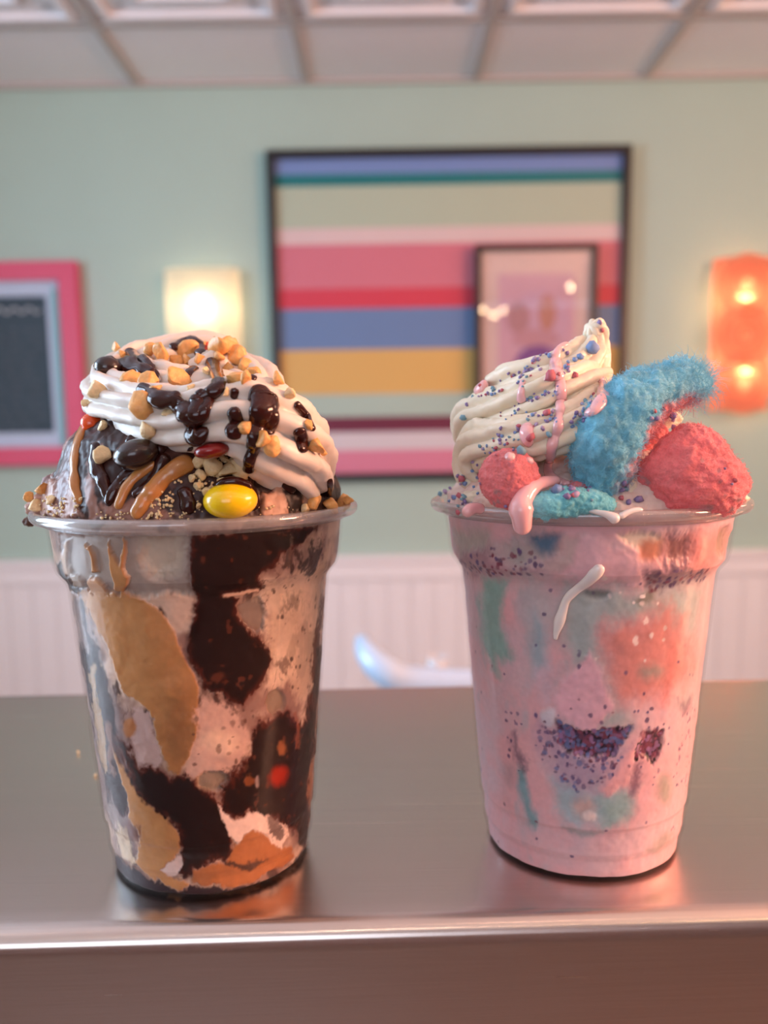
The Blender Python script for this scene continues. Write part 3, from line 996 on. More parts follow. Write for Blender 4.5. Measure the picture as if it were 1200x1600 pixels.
LL = [
    # (part name, colour, polygon, edge softness, edge raggedness, height, opacity)
    (None, (172, 156, 146), [(90, 838), (300, 838), (305, 930), (190, 935), (110, 925)], 4, 4, -0.0012, 1),
    (None, (205, 190, 170), [(212, 838), (282, 838), (285, 870), (268, 905), (240, 905), (218, 880)], 14, 5, -0.003, .8),  # receded ice cream, a highlight mixed into its colour
    (None, (170, 120, 70), band([(100, 846), (98, 880), (104, 900)], 3), 2, 3, 0, .9),
    ('peanut_butter_smear', C_PB, [(128, 850), (140, 858), (146, 880), (150, 895), (140, 898), (138, 872)], 1.5, 3, 0.0002, 1),
    ('peanut_butter_smear', C_PB, [(166, 846), (172, 860), (184, 885), (190, 850), (188, 842), (193, 845), (194, 870), (190, 890), (198, 905), (192, 930), (178, 925), (172, 900), (168, 870)], 1.5, 3, 0.0002, 1),
    ('peanut_butter_smear', C_PB, [(132, 915), (138, 904), (150, 908), (162, 920), (172, 931), (140, 928)], 2, 3, 0.0002, 1),
    ('fudge_smear', C_PUR, [(88, 880), (95, 878), (100, 900), (112, 915), (130, 925), (128, 932), (104, 920), (90, 902)], 2, 3, 0.0002, 1),
    ('peanut_butter_smear', (150, 118, 92), [(106, 900), (114, 898), (126, 914), (128, 922), (116, 918)], 2, 3, 0.0002, 1),
    ('peanut_butter_swirl', C_PB, [(120, 926), (200, 932), (225, 938), (242, 950), (262, 968), (270, 985), (280, 1010), (290, 1033), (303, 1062), (308, 1085), (311, 1115), (306, 1150), (297, 1178),
                                   (276, 1213), (264, 1202), (250, 1178), (246, 1140), (232, 1108), (205, 1092), (190, 1075), (178, 1040), (165, 1008), (150, 975), (130, 945)], 2.5, 5, 0.0003, 1),
    (None, (122, 78, 40), [(262, 1080), (308, 1090), (308, 1150), (296, 1178), (276, 1210), (262, 1195), (252, 1150)], 26, 10, 0.0003, .55),
    (None, (112, 84, 80), [(108, 930), (128, 935), (150, 1000), (172, 1060), (190, 1110), (204, 1190), (200, 1280), (214, 1340), (196, 1352), (160, 1260), (130, 1080)], 7, 10, 0, .85),
    ('fudge_streak', C_PUR, [(118, 930), (132, 945), (140, 985), (152, 1010), (146, 1030), (136, 1000), (124, 960)], 3, 9, 0, .8),
    ('fudge_streak', C_PUR, [(122, 1000), (138, 1025), (146, 1010), (165, 1052), (172, 1090), (180, 1120), (184, 1155), (190, 1195), (198, 1240), (196, 1276), (184, 1282), (172, 1255), (160, 1215), (150, 1160), (141, 1105), (129, 1050)], 3, 7, 0, .95),
    (None, (176, 142, 112), band([(142, 1040), (148, 1090), (152, 1130), (158, 1175), (165, 1205)], [3, 4, 5, 5, 3]), 2, 5, 0, .95),
    (None, (150, 110, 96), band([(165, 1130), (172, 1170), (176, 1210)], [4, 5, 3]), 3, 7, 0, .7),
    (None, (196, 164, 156), [(200, 1158), (214, 1110), (232, 1108), (246, 1150), (250, 1195), (232, 1205), (210, 1188)], 4, 8, 0, .9),
    (None, (176, 112, 66), ell(202, 1138, 10, 14), 3, 3, 0, 1),
    ('fudge_swirl', C_FU, [(184, 1158), (200, 1158), (205, 1185), (225, 1202), (250, 1205), (268, 1216), (290, 1208), (310, 1225), (330, 1240), (345, 1262), (350, 1280), (360, 1306), (364, 1330), (352, 1352), (330, 1347),
                           (305, 1357), (287, 1372), (275, 1362), (285, 1340), (280, 1310), (262, 1282), (235, 1262), (212, 1237), (196, 1207)], 3, 9, 0.0002, 1),
    ('peanut_butter_swirl', C_PB, [(176, 1172), (192, 1200), (208, 1230), (232, 1260), (260, 1280), (278, 1306), (281, 1324), (272, 1340), (250, 1360), (280, 1374), (297, 1380), (278, 1394), (258, 1384), (232, 1370), (210, 1350), (217, 1320), (215, 1296),
                                   (200, 1276), (198, 1244), (188, 1212)], 2, 4, 0.0003, 1),
    ('ice_cream_swirl', (208, 180, 150), [(180, 1290), (192, 1300), (204, 1330), (212, 1350), (205, 1356), (190, 1342), (182, 1316)], 3, 6, 0, 1),
    (None, (110, 62, 50), ell(203, 1302, 14, 17), 5, 7, 0, .8),
    ('ice_cream_swirl', (226, 200, 192), [(250, 1360), (268, 1346), (282, 1334), (284, 1350), (276, 1368), (262, 1368)], 2, 4, 0, 1),
    ('ice_cream_swirl', (216, 172, 154), [(305, 1120), (320, 1090), (345, 1100), (365, 1110), (385, 1130), (392, 1155), (378, 1185), (362, 1210), (330, 1216), (300, 1218), (288, 1208), (298, 1178), (308, 1150)], 6, 9, 0, .9),
    (None, (240, 200, 172), ell(342, 1160, 30, 17), 12, 6, 0, .8),
    (None, (150, 126, 104), ell(332, 1222, 25, 15), 3, 3, -0.001, .9),
    (None, (140, 118, 98), ell(432, 1098, 14, 20), 3, 3, -0.001, .9),
    (None, (134, 112, 98), [(368, 955), (385, 938), (405, 930), (415, 960), (412, 985), (400, 990), (380, 975)], 3, 4, -0.001, .9),
    # fudge, middle column
    ('fudge_swirl', C_FU, [(297, 838), (340, 832), (430, 820), (465, 822), (500, 826), (480, 845), (440, 866), (421, 886), (404, 902), (411, 921), (350, 928), (376, 939), (367, 955), (374, 970), (405, 992), (426, 1020), (425, 1032),
                           (415, 1055), (395, 1082), (381, 1104), (362, 1097), (340, 1082), (315, 1076), (304, 1050), (294, 1030), (300, 980), (306, 935), (299, 925)], 2.5, 6, 0.0003, 1),
    (None, (226, 180, 152), band([(350, 931), (375, 928), (405, 922)], [3, 3, 2]), 1.5, 2, 0.0003, 1),
    (None, (96, 46, 30), ell(340, 1058, 10, 7), 5, 5, 0.0003, .8),
    (None, (232, 198, 168), [(404, 925), (420, 912), (460, 900), (490, 890), (515, 870), (516, 930), (510, 985), (500, 1060), (490, 1100), (470, 1095), (455, 1070), (430, 1075), (424, 1040), (428, 1015), (416, 985), (420, 950)], 9, 14, 0, .6),
    (None, C_FU, [(470, 905), (476, 880), (488, 858), (506, 848), (500, 870), (492, 890), (478, 902)], 4, 12, 0, .85),
    (None, C_FU, [(455, 922), (475, 925), (470, 945), (455, 960), (440, 955), (448, 940)], 8, 14, 0, .5),
    (None, (80, 45, 35), [(424, 1040), (445, 1030), (460, 1045), (440, 1055)], 5, 10, 0, .7),
    ('fudge_streak', (88, 36, 22), [(505, 930), (508, 940), (502, 1010), (497, 1060), (494, 1080), (488, 1060), (492, 1000)], 2, 5, 0, .9),
    ('fudge_streak', (56, 20, 16), [(497, 1010), (506, 1010), (500, 1080), (496, 1150), (486, 1150), (482, 1100), (492, 1060)], 3, 5, 0, .95),
    # fudge, lower right
    ('fudge_swirl', C_FU, [(424, 1112), (410, 1125), (402, 1150), (396, 1170), (385, 1190), (372, 1206), (360, 1226), (346, 1240), (344, 1262), (352, 1272), (365, 1285), (380, 1276), (398, 1267), (410, 1275), (424, 1280), (438, 1284), (455, 1290), (470, 1312),
                           (482, 1304), (486, 1240), (491, 1180), (498, 1120), (490, 1095), (478, 1130), (462, 1128), (455, 1112), (440, 1118)], 3, 9, 0.0002, 1),
    (None, (150, 84, 60), band([(462, 1110), (467, 1150), (466, 1172)], 3), 2, 4, 0, .6),
    (None, (165, 36, 10), ell(437, 1213, 12, 16, rot=.6), 8, 3, 0, .95),
    (None, (150, 88, 50), ell(442, 1170, 6, 10), 3, 3, 0, .9), (None, (130, 70, 36), ell(392, 1218, 9, 8), 3, 4, 0, .9), (None, (170, 140, 130), ell(403, 1222, 3, 9), 2, 2, 0, .8),
    ('peanut_butter_smear', (170, 104, 62), [(487, 1196), (494, 1180), (490, 1230), (485, 1262), (482, 1240)], 2, 3, 0, 1),
    ('ice_cream_swirl', (238, 206, 190), [(340, 1258), (345, 1285), (355, 1305), (370, 1317), (386, 1306), (402, 1298), (416, 1306), (430, 1322), (440, 1324), (452, 1304), (448, 1288), (430, 1284), (424, 1277), (400, 1266), (380, 1280), (365, 1286)], 2.5, 5, 0.0002, 1),
    (None, (60, 28, 28), [(420, 1280), (440, 1284), (446, 1300), (436, 1312), (424, 1302)], 4, 12, 0.0002, .8),
    ('fudge_base', (46, 28, 34), [(176, 1330), (195, 1352), (230, 1372), (258, 1386), (278, 1396), (300, 1382), (330, 1387), (360, 1390), (420, 1377), (450, 1360), (470, 1335), (490, 1316), (492, 1425), (165, 1425)], 2.5, 4, 0.0001, 1),
    ('peanut_butter_swirl', C_CAR, [(360, 1336), (366, 1320), (386, 1305), (402, 1298), (420, 1312), (434, 1324), (440, 1324), (455, 1322), (462, 1338), (440, 1356), (400, 1376), (360, 1388), (320, 1383), (300, 1375), (303, 1360), (330, 1350), (352, 1353)], 2.5, 4, 0.0003, 1),
    (None, (50, 22, 18), band([(352, 1352), (385, 1354), (420, 1344)], [3, 5, 1]), 3, 4, 0.0003, .9),
    ('fudge_streak', (44, 18, 16), [(462, 1290), (482, 1262), (484, 1300), (478, 1325), (466, 1318)], 3, 4, 0, 1),
    # on the dome
    ('ice_cream_mound', (176, 134, 118), [(44, 806), (55, 775), (80, 755), (98, 735), (118, 745), (122, 790), (128, 812)], 5, 8, 0.001, 1),
    (None, (120, 96, 98), [(92, 740), (104, 700), (118, 690), (114, 740), (104, 790), (88, 790)], 5, 6, 0, .8),
    ('ice_cream_streak', (150, 108, 94), [(146, 690), (160, 694), (152, 730), (150, 770), (158, 812), (140, 812), (132, 770), (138, 720)], 3, 5, 0, 1),
    (None, (160, 112, 96), [(160, 790), (200, 788), (240, 782), (262, 800), (300, 812), (160, 812)], 5, 9, 0, .8),
    ('ice_cream_mound', (206, 160, 134), [(408, 772), (424, 764), (440, 745), (462, 750), (480, 770), (490, 790), (470, 800), (430, 806), (412, 812)], 3, 5, 0.001, 1),
    (None, C_FU, [(436, 760), (452, 752), (470, 780), (474, 800), (446, 802)], 3, 5, 0.001, 1),
]
MATL = {'fudge_swirl': M['fudgev'], 'fudge_streak': M['fudgev'], 'fudge_base': M['fudgev'], 'ice_cream': M['content']}
domeL = [(44.2, 112.2), (43.6, 116), (42.2, 121), (40.0, 127), (37.0, 133), (32.0, 138), (24.0, 141.5), (12, 143), (0.4, 143.5)]
sunL, contL = build_content('left', domeL, LL, 'ice_cream', baseL, 'brown and tan fudge peanut butter ice cream filling the left cup', MATL, 0.0015,
                            [(60, (60, 28, 20), .5, .9, .0003, .0009, [(400, 880), (520, 850), (500, 1110), (420, 1080)]), (26, (90, 54, 40), .4, .8, .0003, .0009, [(300, 1100), (400, 1100), (390, 1210), (290, 1215)])])

# ---- right: cotton candy ice cream
C_PK, C_TE, C_CO, C_VI = (226, 158, 164), (128, 170, 168), (216, 140, 132), (78, 58, 98)


def baseR(L3, Q):
    n1 = fbm(L3 * 80, 61, 4, 0.55)[:, None]; n2 = fbm(L3 * np.array([120, 120, 60]), 67, 4)[:, None]
    a = lin((234, 180, 186)); b = lin((222, 188, 196)); c = lin((184, 186, 194))
    m = a * (1 - sstep(-0.3, 0.4, n1)) + b * sstep(-0.3, 0.4, n1)
    k = sstep(0.25, 0.6, n2) * 0.6
    m = m * (1 - k) + c * k
    d = sstep(0.110, 0.114, L3[:, 2:3])
    return m * (1 - d) + lin((226, 200, 190)) * d


crunch = [(868, 1126), (882, 1134), (905, 1145), (925, 1143), (960, 1140), (990, 1136), (982, 1150), (970, 1165), (958, 1185), (938, 1182), (915, 1184), (890, 1178), (872, 1158)]
crunch2 = [(1008, 1143), (1036, 1142), (1036, 1165), (1022, 1195), (1012, 1185), (1000, 1182), (994, 1188), (996, 1165)]
crumbs = [(840, 1120), (875, 1140), (900, 1180), (960, 1185), (985, 1170), (970, 1200), (945, 1225), (905, 1240), (880, 1220), (850, 1180), (838, 1150)]
LR = [
    (None, (186, 178, 172), [(690, 826), (760, 832), (770, 870), (730, 882), (715, 880)], 8, 6, -0.0012, 1),
    ('candy_crumb_band', (178, 142, 152), [(712, 880), (725, 858), (760, 850), (775, 880), (800, 893), (840, 888), (858, 880), (900, 870), (870, 895), (820, 905), (750, 905), (722, 895)], 6, 10, 0, .9),
    (None, (178, 170, 166), [(780, 850), (870, 840), (880, 868), (850, 880), (800, 888), (780, 870)], 8, 8, -0.0015, .8),
    ('blue_candy_patch', (70, 118, 152), [(828, 838), (880, 838), (872, 850), (862, 868), (840, 866), (826, 850)], 6, 5, -0.001, .9),
    (None, (214, 184, 182), [(880, 838), (915, 838), (940, 850), (905, 880), (870, 896), (845, 890), (880, 868)], 5, 6, 0, 1),
    ('ice_cream_swirl', (238, 190, 198), [(905, 840), (930, 838), (985, 870), (1010, 905), (1000, 918), (940, 915), (880, 912), (890, 890)], 4, 5, 0.0003, 1),
    (None, (234, 214, 196), [(965, 834), (1030, 834), (1042, 850), (1030, 870), (1000, 862), (980, 850)], 4, 4, -0.001, 1),
    (None, (206, 128, 100), ell(1020, 862, 22, 16, rot=-.6), 5, 5, -0.001, .9),
    (None, (130, 80, 76), [(1045, 838), (1085, 838), (1090, 870), (1060, 885), (1042, 878), (1040, 855)], 10, 6, -0.002, .9),
    ('ice_cream_swirl', (236, 150, 142), [(1085, 838), (1140, 830), (1136, 865), (1112, 888), (1070, 902), (1080, 880)], 8, 6, 0, .9),
    (None, (174, 150, 134), ell(1134, 848, 8, 24, rot=.15), 4, 3, -0.002, .9),
    ('candy_crumb_band', (118, 96, 112), [(1006, 900), (1022, 892), (1050, 886), (1080, 890), (1110, 892), (1100, 905), (1070, 915), (1030, 925), (1010, 918)], 5, 12, 0, .85),
    ('teal_ice_cream_swirl', (150, 186, 178), [(752, 905), (770, 902), (792, 908), (784, 940), (783, 980), (790, 1000), (800, 1030), (790, 1035), (776, 1025), (778, 1060), (768, 1050), (760, 1030), (750, 990), (748, 940)], 5, 7, 0, 1),
    (None, (192, 190, 192), [(790, 905), (850, 908), (872, 930), (862, 985), (850, 1040), (832, 1050), (828, 1000), (820, 940), (800, 920)], 12, 10, 0, .75),
    (None, (150, 182, 196), [(836, 960), (848, 980), (852, 1040), (838, 1052), (832, 1010)], 8, 6, 0, .8),
    ('teal_ice_cream_swirl', (166, 188, 186), [(880, 915), (935, 918), (1000, 925), (1060, 918), (1108, 905), (1104, 960), (1090, 1030), (1080, 1090), (1064, 1100), (1070, 1040), (1062, 990), (1040, 960), (1000, 968), (960, 972), (935, 985), (938, 1030), (950, 1065),
                                     (960, 1095), (985, 1130), (930, 1140), (905, 1130), (905, 1060), (880, 1010), (868, 960)], 12, 10, 0, .85),
    ('coral_ice_cream_swirl', C_CO, [(942, 985), (968, 975), (1003, 975), (1030, 945), (1052, 950), (1066, 985), (1080, 1000), (1082, 1040), (1060, 1080), (1030, 1085), (1000, 1098), (965, 1096), (950, 1060), (944, 1020)], 12, 11, 0, .9),
    (None, (150, 160, 152), ell(1018, 1050, 18, 9), 8, 6, 0, .8),
    (None, (214, 130, 124), [(1064, 960), (1074, 960), (1056, 1040), (1046, 1100), (1034, 1100), (1046, 1040)], 6, 5, 0, .8),
    (None, (122, 130, 128), ell(932, 930, 22, 7), 3, 3, -0.0005, .9),
    (None, (132, 128, 116), [(990, 942), (1010, 926), (1024, 924), (1022, 940), (1000, 946)], 3, 4, 0, .8),
    ('ice_cream_swirl', (240, 186, 198), [(905, 1035), (920, 1020), (940, 1045), (950, 1080), (960, 1105), (942, 1128), (928, 1144), (912, 1145), (890, 1130), (872, 1118), (866, 1095), (880, 1070)], 4, 6, 0.0002, 1),
    (None, (216, 192, 206), [(838, 1050), (858, 1040), (865, 1080), (858, 1100), (842, 1090)], 8, 8, 0, .8),
    ('cream_blob', (224, 214, 224), ell(857, 1121, 13, 14), 2.5, 3, 0.0004, 1),
    ('teal_ice_cream_swirl', (168, 196, 204), [(860, 1215), (890, 1222), (920, 1240), (960, 1235), (985, 1240), (988, 1262), (975, 1285), (945, 1292), (915, 1280), (905, 1292), (880, 1285), (866, 1262), (870, 1235)], 8, 7, 0, .9),
    ('teal_ice_cream_swirl', (150, 186, 184), [(940, 1250), (985, 1243), (988, 1270), (968, 1292), (945, 1290), (936, 1270)], 8, 7, 0, .8),
    (None, (216, 178, 170), ell(912, 1262, 18, 14), 6, 6, 0, .9),
    ('cream_blob', (240, 220, 216), ell(920, 1277, 10, 6), 2.5, 3, 0.0003, 1),
    ('teal_streak', (134, 172, 182), [(808, 1205), (818, 1200), (824, 1230), (828, 1262), (838, 1285), (836, 1300), (826, 1290), (816, 1260), (806, 1230)], 3, 4, 0, 1),
    (None, (150, 140, 146), [(790, 1200), (800, 1195), (800, 1225), (790, 1222)], 8, 6, 0, .6),
    ('teal_streak', (160, 158, 146), ell(1040, 1232, 12, 22), 6, 5, 0, .9),
    ('teal_streak', (166, 156, 148), [(1012, 1330), (1035, 1312), (1052, 1302), (1050, 1318), (1030, 1332)], 5, 5, 0, .85),
    (None, (120, 150, 152), [(878, 1294), (905, 1300), (935, 1300), (925, 1306), (890, 1303)], 4, 4, 0, .8),
    ('candy_crumb_layer', (176, 150, 178), crumbs, 10, 12, 0, .65),
    ('candy_crumb_layer', (70, 48, 84), crunch, 2.5, 6, -0.0008, 1),
    ('candy_crumb_layer', (84, 50, 76), crunch2, 2.5, 5, -0.0008, 1),
    ('candy_crumb_layer', (120, 86, 110), [(985, 1190), (1005, 1195), (1000, 1225), (990, 1246), (980, 1240), (986, 1215)], 4, 9, 0, .8),
    (None, (104, 84, 104), band([(800, 1150), (806, 1175), (816, 1190), (819, 1205)], [3, 5, 6, 3]), 4, 8, 0, .8),
    ('ice_cream_swirl', (240, 180, 184), [(1000, 1155), (1006, 1150), (996, 1180), (982, 1215), (965, 1236), (945, 1242), (936, 1232), (960, 1210), (975, 1185)], 4, 5, 0.0003, 1),
    (None, (126, 94, 112), [(1060, 1095), (1082, 1090), (1080, 1115), (1066, 1116)], 4, 8, 0, .7),
]
VIO, CRI, BLU = (92, 72, 116), (132, 66, 88), (104, 116, 164)
SPK = [
    (46, VIO, .5, .9, .0003, .0008, [(715, 900), (1100, 900), (1060, 1340), (765, 1340)]), (16, CRI, .5, .8, .0003, .0007, [(715, 900), (1100, 900), (1060, 1340), (765, 1340)]),
    (90, VIO, .6, 1, .0004, .0009, [(780, 1105), (1090, 1100), (1075, 1230), (800, 1220)]),
    (60, VIO, .4, .9, .0003, .0009, crumbs), (24, BLU, .5, .9, .0004, .0011, crumbs), (18, CRI, .5, .9, .0003, .0008, crumbs),
    (120, (28, 16, 40), .7, 1, .0004, .0010, crunch), (70, CRI, .7, 1, .0005, .0012, crunch), (50, BLU, .7, 1, .0005, .0010, crunch), (40, (150, 110, 150), .7, 1, .0004, .0009, crunch),
    (50, (28, 16, 36), .7, 1, .0004, .0010, crunch2), (40, CRI, .7, 1, .0005, .0012, crunch2), (20, (150, 110, 150), .7, 1, .0004, .0009, crunch2),
    (60, VIO, .6, 1, .0004, .0010, [(715, 880), (760, 850), (860, 875), (860, 900), (720, 900)]), (25, CRI, .6, 1, .0004, .0010, [(740, 880), (760, 850), (870, 875), (860, 900), (720, 900)]),
    (50, VIO, .6, 1, .0004, .0010, [(1006, 900), (1110, 885), (1100, 912), (1020, 925)]), (16, CRI, .6, 1, .0004, .0010, [(1006, 900), (1110, 885), (1100, 912), (1020, 925)]),
    (40, VIO, .5, .9, .0003, .0008, [(1060, 1100), (1090, 1090), (1076, 1250), (1050, 1240)]),
    (14, (244, 226, 220), .8, 1, .0005, .0011, [(930, 880), (1050, 880), (1040, 1050), (930, 1050)]),
]
domeR = [(44.2, 112.0), (43.4, 115), (41, 118.5), (37, 122.5), (30, 126), (20, 128.5), (10, 129.5), (0.4, 130)]
MATR = {}
sunR, contR = build_content('right', domeR, LR, 'ice_cream', baseR, 'pink, teal and coral swirled ice cream with candy crumbs filling the right cup', MATR, 0.0022, SPK)

# ------------------------------------------------------------------ whipped cream


def cream(side, ropes, label, mat, core, lobes, seed):
    """piped swirl: star-nozzle ropes. rope = [(px, py, Y, radius px)...], twist"""
    cx, cy = AX[side]
    root = empty('whipped_cream', (cx, cy, ZT + 0.128))
    tag(root, label, 'whipped cream')
    VF = []
    for k, (pts, twist, nl, dep, rag) in enumerate(ropes):
        C = np.array([W(px, py, Y) for px, py, Y, r in pts]); R = np.array([r * Y / FPX for px, py, Y, r in pts])
        n = 150
        C = catmull(C, n); R = catmull(R[:, None], n)[:, 0]
        t = np.linspace(0, 1, n)
        cap = np.sqrt(np.clip(1 - np.clip((0.10 - t) / 0.10, 0, 1) ** 2, 0.0005, 1)) * np.sqrt(np.clip(1 - np.clip((t - 0.93) / 0.07, 0, 1) ** 2, 0.0005, 1))
        V, F = tube(C, R * cap, 108, nl, dep, twist)
        cc = np.repeat(C, 108, 0); d = V - cc; d /= np.linalg.norm(d, axis=1)[:, None] + 1e-9
        V = V + d * (fbm(V * 120, seed + k, 4, 0.55) * rag * 2.2 + fbm(V * 700, seed + k + 5, 2) * rag * 0.25)[:, None] * np.repeat(cap, 108)[:, None]
        obj('cream_swirl', V, F, mat, root)
        VF.append((V, F))
    if core:
        px, py, Y, rx, rz = core
        c = W(px, py, Y)
        V, F = lathe([(0.0002, -rz), (rx * .6, -rz * .8), (rx, -rz * .2), (rx * .95, rz * .3), (rx * .6, rz * .8), (0.0002, rz)], 40, c[0], c[1], c[2])
        obj('cream_core', V, F, mat, root)
        VF.append((V, F))
    return root, VF


whL, whLm = cream('left', [
    ([(400, 600, .300, 40), (330, 566, .300, 44), (250, 570, .296, 44), (190, 592, .284, 42), (172, 618, .262, 44), (215, 640, .243, 48), (290, 655, .233, 54), (365, 650, .230, 62), (420, 672, .234, 74), (455, 705, .244, 72), (472, 742, .250, 58), (482, 772, .254, 40)], 2.6, 9, 0.30, .0006),
    ([(330, 622, .262, 50), (260, 612, .262, 44), (235, 596, .272, 42), (270, 584, .286, 44), (340, 585, .290, 46), (385, 605, .280, 52), (395, 632, .264, 56), (350, 640, .252, 44), (300, 630, .252, 40)], 3.0, 8, 0.28, .0006),
    ([(310, 600, .275, 34), (335, 580, .276, 36), (358, 568, .282, 30), (352, 556, .288, 22), (335, 552, .290, 12)], 2.0, 7, 0.22, .0006),
], 'piped white whipped cream swirl under fudge and chopped peanuts on left sundae', M['cream'], (320, 655, .268, .026, .016), 9, 100)

whR, whRm = cream('right', [
    ([(765, 770, .262, 30), (750, 735, .266, 40), (752, 698, .262, 42), (790, 690, .246, 40), (840, 680, .240, 40), (890, 662, .241, 38), (930, 640, .250, 36), (960, 650, .268, 40)], 1.6, 8, 0.30, .0005),
    ([(730, 700, .285, 28), (745, 655, .275, 38), (785, 645, .258, 42), (835, 630, .249, 44), (885, 610, .250, 40), (925, 600, .262, 34), (935, 610, .285, 30)], 1.5, 8, 0.34, .0005),
    ([(770, 615, .285, 26), (800, 602, .272, 36), (845, 590, .264, 38), (885, 578, .264, 36), (912, 560, .268, 34), (925, 540, .272, 24), (930, 520, .272, 20), (922, 508, .270, 15)], 1.6, 7, 0.34, .0005),
    ([(905, 640, .264, 30), (925, 590, .270, 28), (930, 545, .274, 22), (928, 520, .273, 16)], 1.2, 6, 0.2, .0004),
], 'ivory whipped cream swirl with a tall leaning peak on right sundae', M['cream2'], (840, 680, .272, .023, .018), 8, 200)

# ------------------------------------------------------------------ what lies on top
treeL = bvh(*whLm, contL)
treeLs = bvh(contL, cupLmesh)
treeR = bvh(*whRm, contR)
solidR = list(whRm) + [contR]


def smooth1(a, k=4):
    a = np.asarray(a, float)
    for _ in range(k):
        b = a.copy(); b[1:-1] = (a[:-2] + 2 * a[1:-1] + a[2:]) / 4; a = b
    return a


def strand(name, pts, tree, mat, parent, c0, sink=0.35, seg=12, wob=0.12, step=2.5, seed=0, lift=0.0, sm=3, flat=0.62):
    "a strand of sauce laid over what is below it. pts = [(px, py, radius px)...]"
    p = np.array(pts, float)
    L = np.hypot(*np.diff(p[:, :2], axis=0).T).sum() if len(p) > 1 else 0
    n = max(7, int(L / step) + 5)
    q = catmull(p, n) if len(p) > 1 else np.repeat(p, n, 0)
    Y, NN = [], []
    for x, y, rr in q:
        h, nn = hit_near(x, y, tree, *c0)
        Y.append(np.nan if h is None else h[1]); NN.append([0, -1, 0] if h is None else nn)
    Y = np.array(Y); NN = np.array(NN)
    if np.isnan(Y).all():
        return None
    ok = ~np.isnan(Y); Y = np.interp(np.arange(n), np.arange(n)[ok], Y[ok])
    Y = smooth1(Y, sm)
    for _ in range(6):
        NN[1:-1] = (NN[:-2] + 2 * NN[1:-1] + NN[2:]) / 4
    NN /= np.linalg.norm(NN, axis=1)[:, None]
    R = q[:, 2] * Y / FPX
    R = R * (1 + wob * vnoise(np.stack([np.arange(n) * 0.16, np.full(n, seed * 3.7 + p[0, 0]), np.zeros(n)], -1), 77))
    C = np.array([W(x, y, yy) for (x, y, _), yy in zip(q, Y)]) - NN * (R * (sink - .35) * .6 - lift)[:, None]
    s = np.concatenate([[0], np.cumsum(np.linalg.norm(np.diff(C, axis=0), axis=1))])
    e = np.minimum(s, s[-1] - s)
    cap = np.sqrt(np.clip(1 - (1 - np.clip(e / (R * 0.9 + 1e-6), 0, 1)) ** 2, 0.0004, 1))
    V, F = tube(C, R * cap, seg)
    d = V - np.repeat(C, seg, 0); N2 = np.repeat(NN, seg, 0)
    V = V - N2 * ((d * N2).sum(1) * (1 - flat))[:, None]
    V = V + d * (0.16 * fbm(V * 260, seed, 2) * (wob / .12))[:, None]
    return obj(name, V, F, mat, parent)


cL = (320, 690)
fud = [
    [(158, 571, 14), (172, 574, 18), (198, 573, 15), (224, 580, 11), (242, 589, 8)],
    [(199, 544, 9), (206, 555, 11), (222, 566, 10), (238, 578, 9)],
    [(216, 604, 8), (236, 616, 12), (252, 625, 13), (270, 622, 11), (284, 619, 9)],
    [(280, 625, 10), (286, 636, 13), (293, 648, 16), (298, 660, 13)],
    [(316, 616, 11), (310, 630, 13), (306, 645, 14), (303, 658, 11)],
    [(306, 612, 9), (324, 628, 12), (318, 645, 11), (306, 660, 10), (300, 678, 13), (312, 682, 12), (324, 668, 9)],
    [(324, 560, 8), (332, 570, 9), (338, 584, 10), (342, 603, 11), (334, 612, 10), (320, 617, 10)],
    [(368, 606, 7), (366, 616, 7), (364, 624, 6)],
    [(362, 636, 9), (368, 650, 12), (370, 662, 12), (366, 675, 12), (376, 684, 7)],
    [(408, 602, 13), (407, 616, 19), (411, 632, 21), (405, 650, 17), (400, 668, 12), (396, 684, 9), (392, 700, 7)],
    [(423, 636, 11), (424, 652, 13), (420, 672, 9), (421, 680, 6)],
    [(465, 668, 9), (470, 682, 10), (471, 696, 11), (471, 708, 10)],
    [(460, 629, 6), (472, 642, 6), (484, 658, 6), (490, 674, 5)],
    [(268, 546, 7), (282, 538, 8), (300, 536, 10), (314, 544, 9), (313, 554, 7)],
    [(286, 548, 8), (294, 552, 8)],
    [(304, 576, 7), (296, 582, 8), (290, 592, 6)],
    [(294, 680, 12), (306, 684, 12)], [(296, 699, 9), (300, 704, 8)],
    [(340, 596, 7), (330, 612, 9), (314, 628, 10), (302, 644, 10), (297, 662, 10), (302, 678, 8)],
    [(238, 616, 9), (258, 624, 11), (276, 630, 12), (290, 646, 12), (306, 652, 10), (322, 640, 8)],
    [(210, 560, 7), (226, 574, 8), (242, 586, 8), (246, 598, 6)],
    [(404, 690, 7), (396, 704, 8), (390, 720, 9), (388, 738, 8)],
    [(514, 748, 5), (516, 762, 6), (511, 776, 5)],
    [(388, 586, 5), (400, 594, 6)],
]
for k, pts in enumerate(fud):
    strand('fudge_drizzle', [(x_, y_, r__ * 1.13) for x_, y_, r__ in pts], treeL, M['fudge'], whL, cL, seed=k, wob=0.14, sink=.10, flat=.5, sm=8)

